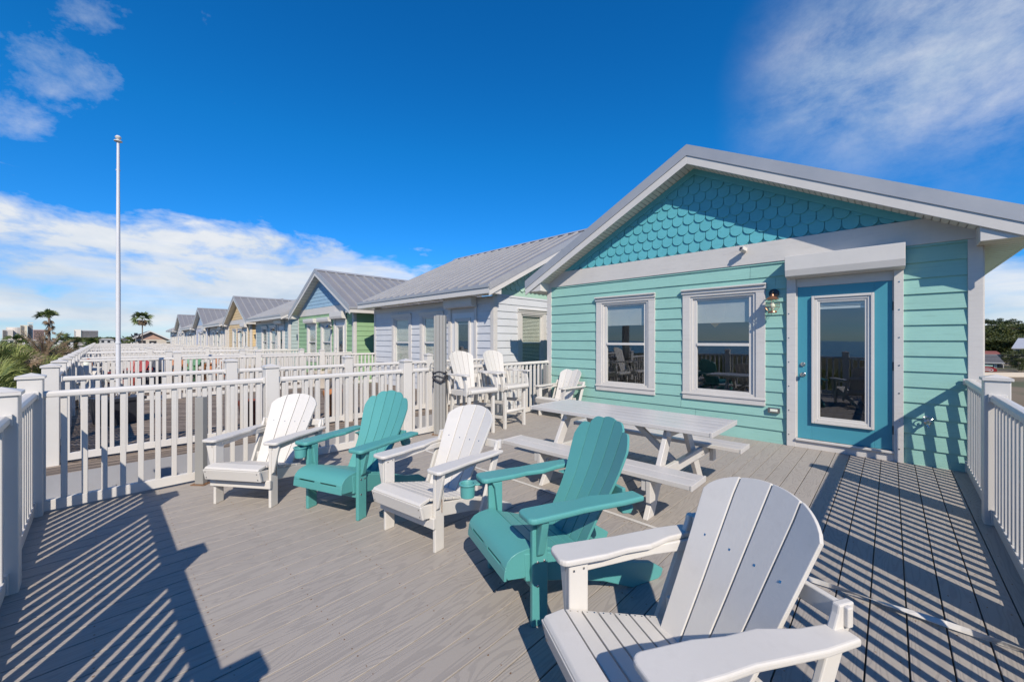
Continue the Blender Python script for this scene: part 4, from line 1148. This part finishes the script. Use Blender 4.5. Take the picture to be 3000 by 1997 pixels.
def palm_tree(x, y, z0, h, cr, label, n=26, seed=1, wind=None, mat=None, skirt=.4, lean=0):
    rn = random.Random(seed); r = empty('palm_tree', (x, y, z0)); tag(r, label, 'palm tree')
    t = MB(); t.tube([(lean*(i/6)**2, 0, h*i/6) for i in range(7)], [.13-.03*i/6 for i in range(7)], 9); t.build('trunk', M_BARK, r)
    m = MB(); dd = MB(); top = Vector((lean, 0, h))
    for i in range(n):
        az = rn.uniform(0, 6.283); el = rn.uniform(-.5, 1.3)
        d = Vector((math.cos(az)*math.cos(el), math.sin(az)*math.cos(el), math.sin(el)))
        if wind: d = (d+Vector(wind)*rn.uniform(.5, 1.1)).normalized()
        st = cr*rn.uniform(.35, .6); p = top+d*st+Vector((0, 0, -st*.1)); m.bar(top, p, .03, .02)
        fan(m, p, d, cr*rn.uniform(.48, .68), 15, rn.uniform(1.8, 2.8), .35, wd=.055, rn=rn)
    m.build('crown', mat or M_SABAL, r)
    if skirt:
        for i in range(int(n*1.6)):
            az = rn.uniform(0, 6.283); d = Vector((math.cos(az)*.6, math.sin(az)*.6, -rn.uniform(.3, 1.2))).normalized()
            b = top+Vector((0, 0, -cr*rn.uniform(0, skirt))); fan(dd, b+d*.2*cr, d, cr*.42, 9, 1.3, .3, wd=.06, rn=rn)
        dd.build('dead_fronds', M_PALMD, r)
    return r
def at(u, v, t):
    a = (u-1500)/1158; b = (997-v)/1158
    return Vector((-math.sin(YAW)+math.cos(YAW)*a, math.cos(YAW)+math.sin(YAW)*a, b))*t+Vector((0, 0, 1.4))
def tree_at(u, t, z0=-3): p = at(u, 997, t); return p.x, p.y
W_L = at(0, 997, 1)-at(300, 997, 1)
wl = Vector((W_L.x, W_L.y, .2)).normalized()
x, y = tree_at(144, 42); palm_tree(x, y, -2.5, 6.25, 1.15, 'wind-ragged tall palm with shaggy brown skirt, left of the flagpole', 26, 3, wind=(-.55, -.5, .9), mat=M_SABAL, skirt=2.2)
x, y = tree_at(190, 46); palm_tree(x, y, -2.5, 4.1, 1.0, 'small shaggy palm just right of the ragged tall palm', 26, 5, skirt=1.2)
x, y = tree_at(417, 90); palm_tree(x, y, -5.5, 11.9, 2.1, 'tall fan palm with a round green crown above the pink-gabled house', 34, 8, skirt=.35)
x, y = tree_at(268, 60); palm_tree(x, y, -3, 3.6, 1.5, 'low bushy palm at the far end of the railings', 26, 11, skirt=0)
x, y = tree_at(372, 85); palm_tree(x, y, -4, 5.2, 1.6, 'low palm in front of the pink-gabled house', 24, 12, skirt=0)
x, y = tree_at(45, 38); palm_tree(x, y, -2, 3.2, 1.2, 'green low palm at the left edge of the picture', 24, 14, skirt=0)
# big dry fan clump
rn = random.Random(5); m = MB()
for i in range(34):
    az = rn.uniform(0, 6.28); el = rn.uniform(.15, 1.2); d = Vector((math.cos(az)*math.cos(el), math.sin(az)*math.cos(el), math.sin(el)))
    q = [Vector((0, 0, 0))+d*s_*2.4+Vector((0, 0, -.55*s_*s_*(1.3-el*.7))) for s_ in (0, .35, .7, 1)]
    m.tube(q, [.03, .025, .015, .006], 4)
    for s_ in range(22):
        f_ = s_/22; k = min(2, int(f_*3)); p = q[k].lerp(q[k+1], f_*3-k); sd_ = d.cross(Vector((0, 0, 1))).normalized()*(1 if s_ % 2 else -1)
        v = (sd_+d*.8+Vector((0, 0, -.2))).normalized()*.42*(1-.5*f_); m.quad(p, p+v*.5+Vector((0, 0, .02)), p+v, p+v*.5-Vector((0, 0, .02)))
x, y = tree_at(126, 30); o = m.build('dry_palm', M_PALMD, None, loc=(x, y, .2)); tag(o, 'brown dried feather palm with arching fronds on the dune', 'palm')
# flag pole
r = empty('flagpole', (-11.35, .27, 0), 0); tag(r, 'tall plain white flagpole without a flag, standing on a neighbouring deck', 'flagpole')
p = MB(); p.tube([(0, 0, 0), (0, 0, 2.4), (.02, 0, 5.42)], [.037, .037, .022], 14); p.tube([(0, 0, 1.34), (0, 0, 1.37)], .046, 14); p.tube([(0, 0, 4.85), (0, 0, 4.87)], .034, 14); p.build('pole', paint('pole_white', (.62, .62, .63), .4, .06, .1), r, smooth=True)
p = MB(); p.lathe([(.03, 0), (.065, .015), (.065, .03), (.02, .05), (.045, .08), (.05, .10), (.03, .13)], (.02, 0, 5.42), 14); p.box(-.08, .02, -.02, .02, 5.38, 5.42); p.build('truck_cap', M_VINYL, r, smooth=True)
# post lanterns
def lantern(x, y, z, label):
    r = empty('post_lantern', (x, y, z)); tag(r, label, 'lantern', 'lanterns on railing posts')
    MB().lathe([(.05, .0), (.075, .03), (.08, .11), (.06, .15), (.04, .16)], seg=16).build('globe', M_BULB, r, smooth=True)
    MB().lathe([(.08, .155), (.085, .165), (.05, .20), (.02, .21)], seg=16).build('cap', M_COPPER, r, smooth=True)
    MB().tube([(0, 0, .19), (.04, .04, .22), (.09, .09, .19), (.1, .1, .1), (.1, .1, -.1)], .012, 6).build('bracket', M_COPPER, r)
    return r
lantern(*at(252, 1078, 9.2), 'round lantern with red copper cap on a bracket by the dune-side railing')
lantern(*at(766, 1060, 13.0), 'round copper-capped lantern on a railing post before the green cottage')
# ------------------------------------------------------------------ things on the neighbours' decks
def deckpos(u, v): 
    d = at(u, v, 1)-Vector((0, 0, 1.4)); t = -1.4/d.z; return (d.x*t, d.y*t, 0)
def pot(u, v, rr, h, mat, label, square=False, plant=None, grp=None):
    x, y, _ = deckpos(u, v); r = empty('planter', (x, y, 0), R(20)); tag(r, label, 'planter', grp)
    if square:
        m = MB(); m.prism([(-rr, -rr), (rr, -rr), (rr, rr), (-rr, rr)], lambda a, b, d: (a*(.82+.18*d/h), b*(.82+.18*d/h), d), 0, h-.05); m.box(-rr*1.06, rr*1.06, -rr*1.06, rr*1.06, h-.05, h)
    else: m = MB(); m.lathe([(rr*.62, 0), (rr*.7, .01), (rr*.95, h*.8), (rr*1.02, h*.84), (rr*1.02, h), (rr*.88, h), (rr*.86, h*.93), (.01, h*.93)], seg=20)
    m.build('pot', mat, r, smooth=not square)
    if plant:
        m = MB(); rn = random.Random(int(u))
        for i in range(26):
            az = rn.uniform(0, 6.28); e = rn.uniform(.5, 1.4); d = Vector((math.cos(az)*math.cos(e), math.sin(az)*math.cos(e), math.sin(e)))*rn.uniform(.12, .28)
            b = Vector((rn.uniform(-.6, .6)*rr, rn.uniform(-.6, .6)*rr, h*.92)); m.tube([b, b+d*.6+Vector((0, 0, .02)), b+d+Vector((rn.uniform(-.05, .05), 0, -.03))], .004, 4)
        m.build('twigs', plant, r)
    return r
M_TERRA = plain('dark_terracotta', (.17, .045, .028), .6); M_TERRB = plain('orange_terracotta', (.42, .17, .06), .6); M_STONE = plain('cream_stone', (.50, .44, .36), .7); M_BLK = plain('black_planter', (.028, .030, .036), .45)
pot(342, 1238, .27, .44, M_BLK, 'square black planter with dry twigs on the wooden deck', True, M_PALMD)
pot(731, 1246, .16, .42, M_TERRA, 'dark red-brown pot behind the railing, left of a white post')
pot(978, 1213, .19, .46, M_TERRB, 'orange terracotta pot behind the railing between the left white and teal chairs')
pot(948, 1136, .26, .52, M_STONE, 'cream stone urn further back on the wooden deck', False, M_PALM)
pot(730, 1108, .22, .50, M_STONE, 'pale pot in front of the far railings', False, None)
def recol(src, x, y, a, mat, label, cat_group):
    c_ = copy_tree(src); c_['label'] = label; c_['group'] = cat_group; c_.location = (x, y, 0); c_.rotation_euler = (0, 0, R(a))
    if mat:
        for ch in c_.children_recursive:
            if ch.type == 'MESH' and ch.data.materials and ch.data.materials[0] in (M_POLYW, M_TEAL):
                key = (ch.data.name, mat.name)
                if key not in RC: d_ = ch.data.copy(); d_.materials.clear(); d_.materials.append(mat); RC[key] = d_
                ch.data = RC[key]
    return c_
RC = {}
M_RED = paint('red_resin', (.28, .045, .04), .5, .05); M_NAVY = paint('charcoal_resin', (.05, .055, .07), .5, .05); M_ORG = paint('orange_wood', (.40, .16, .06), .55, .06); M_LIME = paint('green_resin', (.08, .20, .10), .5, .05)
gg = 'chairs on the neighbouring decks'
def rc(src, u, t, a, mat, label):
    p = at(u, 997, t); return recol(src, p.x, p.y, a, mat, label, gg)
rc(fc, 358, 10.6, 55, M_RED, 'red low chair behind the railings just right of the flagpole')
rc(fc, 402, 11.0, 45, M_NAVY, 'charcoal low chair to the right of the red one')
rc(fc, 436, 11.6, 60, M_NAVY, 'charcoal low chair furthest right of the dark pair')
rc(fc, 470, 12.6, 40, M_ORG, 'orange wooden low chair to the right of the charcoal pair')
rc(fc, 541, 13.5, 60, M_LIME, 'green low chair behind a wide white post')
rc(fc, 583, 14.2, 20, M_ORG, 'orange-brown low chair to the right of the green one')
rc(fc, 290, 8.3, 110, None, 'white low chair behind the railings, left of the flagpole foot')
rc(fc, 620, 15.5, 60, None, 'white low chair on the deck of the green cottage')
# ------------------------------------------------------------------ far buildings
def tower(u0, u1, vtop, dist, label, wallc, band, floors, grp='beach-front towers on the skyline', crown=0, split=None):
    p = at((u0+u1)/2, 997, dist); th = math.atan(((u0+u1)/2-1500)/1158); w = (u1-u0)/1158*dist*math.cos(th)**1.0; h = (997-vtop)/1158*dist+7.4
    r = empty('tower_block', (p.x, p.y, -6), YAW-th); tag(r, label, 'tower', grp)
    mw = paint('tower_'+band[0], wallc, .7, .05); md = plain('tower_glass_'+band[0], band[1], .3)
    MB().box(-w/2, w/2, 0, w*.5+14, 0, h).build('wall', mw, r)
    b = MB(); s = MB(); fh = h/floors
    a0, a1 = (-w/2, w/2) if split is None else (-w/2+split[0]*w, -w/2+split[1]*w)
    for i in range(1, floors): b.box(a0+.4, a1-.4, -.25, 0-.02, i*fh+.15, i*fh+fh*.55); s.box(a0, a1, -1.6, -.02, i*fh-.12, i*fh+.15)
    b.build('windows', md, r); s.build('balcony', mw, r)
    if crown: MB().box(-w*.55, w*.55, -2, w*.5, h+1.5, h+3).build('roof', mw, r)
    return r
tower(7, 38, 966, 620, 'low beige tower block at the far left, rows of balconies on its left half', (.50, .46, .40), ('a', (.07, .08, .10)), 14, split=(0, .4))
p = at(46, 997, 640); r = empty('tower_block', (p.x, p.y, -6)); tag(r, 'round plain grey tower beside the leftmost block', 'tower', 'beach-front towers on the skyline')
MB().lathe([(9.8, 0), (9.8, 28), (9.5, 28.5)], seg=24).build('wall', paint('tower_round', (.55, .50, .44), .7), r)
tower(59, 80, 952, 600, 'beige tower block with striped balconies, left of the tallest one', (.62, .55, .42), ('b', (.10, .12, .15)), 18, split=(0, .5))
tower(81, 97, 950, 610, 'tallest tower block with a flat projecting roof', (.62, .58, .50), ('c', (.10, .12, .15)), 20, crown=1, split=(.1, .8))
tower(97, 130, 965, 590, 'wide pink-topped tower block behind the ragged palm', (.55, .38, .33), ('d', (.10, .12, .14)), 14)
tower(217, 237, 965, 500, 'blank white end block of the twin towers near the flagpole', (.66, .62, .55), ('e', (.12, .14, .16)), 12, split=(0, .1))
tower(238, 288, 967, 510, 'wide grey balcony block joined to the white end block', (.50, .48, .46), ('f', (.08, .10, .14)), 14)
for i, (u0, u1, v0, t, c, lb) in enumerate(((3, 42, 993, 260, (.55, .53, .50), 'long low white building under the leftmost tower'), (42, 66, 991, 250, (.50, .42, .32), 'low building with tan roof beside the round tower'), (66, 112, 994, 240, (.50, .48, .46), 'long grey low building behind the dry palm'),
                                       (150, 215, 996, 230, (.50, .50, .50), 'low pale buildings behind the small palm'), (290, 335, 991, 240, (.45, .45, .44), 'low pale building under the flagpole'), (232, 250, 1003, 120, (.55, .50, .48), 'small white kiosk beyond the palmettos'))):
    p = at((u0+u1)/2, 997, t); th = math.atan(((u0+u1)/2-1500)/1158); w_ = (u1-u0)/1158*t*math.cos(th); h = (997-v0)/1158*t+7.4; r = empty('low_building', (p.x, p.y, -6), YAW-th); tag(r, lb, 'building', 'low buildings along the far shore')
    mm = paint('low_wall_%d' % i, c, .7); MB().box(-w_/2, w_/2, 0, 12, 0, h-.9).build('wall', mm, r)
    MB().prism([(-w_/2-.4, h-.9), (w_/2+.4, h-.9), (w_/2-1.4, h), (-w_/2+1.4, h)], lambda a, b, d: (a, d, b), -.5, 12.5).build('roof', plain('low_roof_%d' % i, sc3(c, .8), .7), r)
    q = MB(); xx = -w_/2+1
    while xx < w_/2-1.5: q.box(xx, xx+1.2, -.06, -.01, h-2.6, h-1.4); xx += 2.6
    q.build('windows', M_BLACK, r)
# pink-gabled house past the end of the row
r = empty('house', (-140, 9.3, -6)); tag(r, 'low house with pink-brown gable and dark shingle roof past the end of the row', 'house')
M_PINK = col_mat('pink_tan_siding', (.42, .26, .19)); M_SHIN = paint('dark_shingle', (.10, .10, .105), .9, .15, .2, .5)
MB().box(-14, 0, -3.2, 3.2, 0, 7.7).build('wall', M_STONE, r)
m = MB(); lap_wall(m, (0.02, 0, 0), (0, 1, 0), (1, 0, 0), -3.2, 3.2, 7.7, 9.6, tri=(0, 9.6, .55), e=.25); m.build('gable_cladding', M_PINK, r)
m = MB(); m.prism([(-4.2, 7.35), (0, 9.75), (4.2, 7.35), (4.2, 7.55), (0, 9.95), (-4.2, 7.55)], lambda a, b, d: (d, a, b), -14, .7); m.build('roof', M_SHIN, r)
m = MB(); m.prism([(-4.2, 7.25), (0, 9.65), (4.2, 7.25), (4.2, 7.57), (0, 9.97), (-4.2, 7.57)], lambda a, b, d: (d, a, b), .71, .85); m.build('fascia', M_TRIM, r)
m = MB(); m.box(.01, .05, -2.4, -.9, 6.2, 7.4); m.box(.01, .05, -.2, 1.2, 6.4, 7.3); m.build('window', M_BLACK, r)
m = MB(); m.box(-26, -14, -6, 4, 0, 7.2); m.prism([(-6.5, 7.2), (4.5, 7.2), (-1, 9.4)], lambda a, b, d: (d, a, b), -26, -14); m.build('rear_wing', M_SHIN, r)
# street lamp
p = at(398, 997, 85); r = empty('street_lamp', (p.x, p.y, -6), YAW); tag(r, 'street lamp with three angled heads left of the fan palm', 'street lamp')
MB().tube([(0, 0, 0), (0, 0, 8.7)], .07, 8).build('pole', M_GREY, r)
for a, b in ((-1, 1.0), (1, 1.0), (0, 0)):
    m = MB()
    if a: m.tube([(0, 0, 8.0), (a*.5, 0, 8.0), (a*.7, 0, 8.3)], .04, 6); m.bar((a*.5, 0, 8.05), (a*1.0, 0, 8.75), .15, .12)
    else: m.box(-.25, .25, -.15, .15, 8.5, 9.0)
    m.build('lamp_head', M_BLACK, r)
# far tree line left
def blobtree(x, y, z0, h, w_, label, mat, kind='round', seed=0, grp='trees behind the far houses', n=None, leaf=.35):
    rn = random.Random(seed); r = empty('pine_tree' if kind == 'pine' else 'tree', (x, y, z0)); tag(r, label, 'tree', grp)
    t = MB(); tw = h*.018+.08
    if kind == 'pine':
        hb = h*.62; t.tube([(0, 0, 0), (w_*.04, 0, h*.5), (0, 0, h*.93)], [tw, tw*.75, tw*.3], 7)
    else:
        hb = h*.28; t.tube([(0, 0, 0), (w_*.05, 0, h*.4), (0, 0, h*.75)], [tw*1.2, tw*.8, tw*.3], 7)
    cl = []
    for i in range(11 if kind == 'pine' else 20):
        f = rn.random(); z = hb+(h-hb)*f; rr = w_*.5*(1-.45*f if kind == 'pine' else math.sqrt(max(.05, 1-((f-.35)/.75)**2)))*rn.uniform(.3, 1)
        az = rn.uniform(0, 6.28); cl.append((Vector((rr*math.cos(az), rr*math.sin(az), z)), w_*rn.uniform(.14, .24)))
        t.tube([(0, 0, z-h*.06), tuple(cl[-1][0])], [tw*.3, tw*.1], 5)
    t.build('trunk', M_TRUNK, r)
    m = MB()
    for c_, cr in cl:
        for i in range(n or 120):
            v = Vector((rn.gauss(0, 1), rn.gauss(0, 1), rn.gauss(0, .55 if kind == 'pine' else .8))); v = v.normalized()*cr*rn.uniform(.35, 1.05); v.z *= .55 if kind == 'pine' else .85
            a = Vector((rn.uniform(-1, 1), rn.uniform(-1, 1), rn.uniform(-.6, .6))).normalized()*leaf; b = a.cross(Vector((rn.uniform(-1, 1), rn.uniform(-1, 1), rn.uniform(-1, 1)))).normalized()*leaf*.6
            p_ = c_+v; m.quad(p_-a, p_-b, p_+a, p_+b)
    m.build('crown', mat, r); return r
def tz(v, t): return 1.4+(997-v)/1158*t
rt = random.Random(3)
protos = {'pine': [blobtree(0, 0, 0, 21, 11, '', M_PINE, 'pine', s, leaf=.30, n=170) for s in (1, 2)], 'round': [blobtree(0, 0, 0, 14, 11, '', M_OAK, 'round', s, leaf=.32, n=170) for s in (3, 4, 5)]}
pu = set()
def put(kind, i, u, t, vtop, label, wk=1.0, grp='trees behind the inland houses'):
    src = protos[kind][i % len(protos[kind])]; H = 21 if kind == 'pine' else 14
    if src.name in pu: o = copy_tree(src)
    else: o = src; pu.add(src.name)
    x, y = tree_at(u, t); hh = tz(vtop, t)+6; k = hh/H*1.04
    o.location = (x, y, -6); o.rotation_euler = (0, 0, rt.uniform(0, 6.2)); o.scale = (k*wk, k*wk, k); tag(o, label, 'tree', grp); return o
for i, (u, v) in enumerate(((2882, 939), (2893, 942), (2905, 941), (2918, 944), (2929, 940), (2943, 943), (2958, 941), (2972, 945), (2990, 948), (3010, 955), (3035, 950))):
    put('pine', i, u, 190+i*5 % 30, v, ('tall pine on the ridge by the house corner, trunk number %s' if False else 'tall slim pine rising over the green trees at the right edge'), .8, 'tall pines on the skyline')
for i, (u, t, v) in enumerate(((2880, 165, 968), (2898, 158, 974), (2915, 165, 966), (2935, 160, 960), (2955, 168, 955), (2975, 160, 957), (2995, 168, 958), (3020, 160, 965), (2888, 150, 990), (2910, 148, 996), (2935, 146, 995), (2960, 146, 985), (2985, 142, 1000), (3010, 140, 990))):
    put('round', i, u, t, v, 'dense green broadleaf tree below the pines', 1.35, 'broadleaf trees behind the inland houses')
for i, (u, t, v) in enumerate(((2985, 96, 1052), (2962, 108, 1038), (3005, 94, 1050), (2978, 112, 1030), (2995, 108, 1026), (3020, 104, 1030), (2948, 118, 1036), (3035, 98, 1045), (2970, 100, 1064), (2994, 92, 1068), (3015, 92, 1066))):
    put('round', i+1, u, t, v, 'small scrubby tree beside the little white house', 1.0, 'scrubby trees by the white house')
for i in range(14):
    u = 205+i*10.5+rt.uniform(-3, 3)
    if i < 14: put('round', i, u, 300+rt.uniform(-30, 30), 990+rt.uniform(-2, 2), 'distant dark tree on the horizon near the flagpole', 1.6, 'distant trees on the horizon')
# inland houses
def small_house(u0, u1, vr, ve, vb, t, label, wallm, roofm, nwin=2, dep=9):
    p = at((u0+u1)/2, 997, t); th = math.atan(((u0+u1)/2-1500)/1158); w_ = (u1-u0)/1158*t*math.cos(th); zr, ze = tz(vr, t)+6, tz(ve, t)+6
    r = empty('house', (p.x, p.y, -6), YAW-th); tag(r, label, 'house')
    MB().box(-w_/2+.3, w_/2-.3, 0, dep, 0, ze).build('wall', wallm, r)
    m = MB(); a = [(-w_/2, -.6, ze-.1), (w_/2, -.6, ze-.1), (w_/2, dep+.6, ze-.1), (-w_/2, dep+.6, ze-.1), (-w_/2+1.2, dep/2, zr), (w_/2-1.2, dep/2, zr)]
    m.v += a; m.f += [(0, 1, 5, 4), (1, 2, 5), (2, 3, 4, 5), (3, 0, 4), (0, 3, 2, 1)]; m.build('roof', roofm, r)
    MB().box(-w_/2-.02, w_/2+.02, -.66, -.61, ze-.3, ze-.08).build('fascia', M_TRIM, r)
    for i in range(nwin):
        x = -w_/2+w_*(i+.5)/nwin; f = MB(); f.box(x-.62, x+.62, -.05, -.005, ze-1.75, ze-.45); wn = f.build('window', M_TRIM, r); MB().box(x-.5, x+.5, -.07, -.051, ze-1.63, ze-.57).build('pane', M_BLACK, wn)
    return r
small_house(2840, 2942, 1040, 1060, 1090, 108, 'small white house with dark grey shingle roof beyond the right railing', M_STONE, M_SHIN, 4)
small_house(2800, 2935, 1028, 1036, 1050, 135, 'long building with rusty red roof behind the small white house', M_STONE, plain('red_roof', (.22, .07, .05), .8), 3)
small_house(2962, 3080, 990, 1019, 1040, 120, 'grey hip-roofed house at the right edge in front of the trees', M_STONE, paint('blue_grey_roof', (.36, .38, .42), .6), 3)
# sign by the road
p = at(2888, 997, 95); r = empty('roadside_sign', (p.x, p.y, -6), YAW-R(50)); tag(r, 'dark red roadside sign with a white oval, in front of the small white house', 'sign')
zc = tz(1083, 95)+6
MB().bar((0, .1, 0), (0, .1, zc), .15, .15).build('post', M_GREY, r)
m = MB(); m.prism([(1.75*math.cos(t), zc+.85*math.sin(t)) for t in [6.283*i/28 for i in range(28)]], lambda a, b, d: (a, d, b), -.08, .08); m.build('board', paint('sign_red', (.30, .02, .02), .4), r)
m = MB()
for i in range(28):
    t0, t1 = 6.283*i/28, 6.283*(i+1)/28; m.quad((1.2*math.cos(t0), -.09, zc+.5*math.sin(t0)), (1.2*math.cos(t1), -.09, zc+.5*math.sin(t1)), (1.02*math.cos(t1), -.09, zc+.36*math.sin(t1)), (1.02*math.cos(t0), -.09, zc+.36*math.sin(t0)))
m.box(-.75, .75, -.1, -.085, zc-.13, zc+.12); m.build('lettering', M_TRIM, r)
m = MB(); m.box(-1.1, 1.1, -.05, .15, zc+.84, zc+1.15); m.build('top_panel', M_SEA, r)
# wall at the field edge + power lines
p = at(3000, 997, 80); o = MB().box(-14, 30, 0, .3, 0, .9).build('field_wall', M_STONE, None, loc=(p.x, p.y, -6)); o.rotation_euler = (0, 0, YAW); tag(o, 'low pale wall along the brown field at the right', 'wall')
r = empty('power_line', (0, 0, 0)); tag(r, 'overhead cables strung between poles along the inland road', 'power line')
for dz, v in ((0, 1037), (0, 1044), (0, 1054)):
    a, b = at(2700, v-3, 96), at(3150, v+1, 96); mid = (a+b)/2-Vector((0, 0, .25)); MB().tube([a, a.lerp(mid, .6), mid, b.lerp(mid, .6), b], .03, 5).build('cable', M_CABLE, r)
for u in (2690, 3160):
    p = at(u, 997, 96); MB().tube([(p.x, p.y, -6), (p.x, p.y, 0.2)], .14, 8).build('pole', M_TRUNK, r)
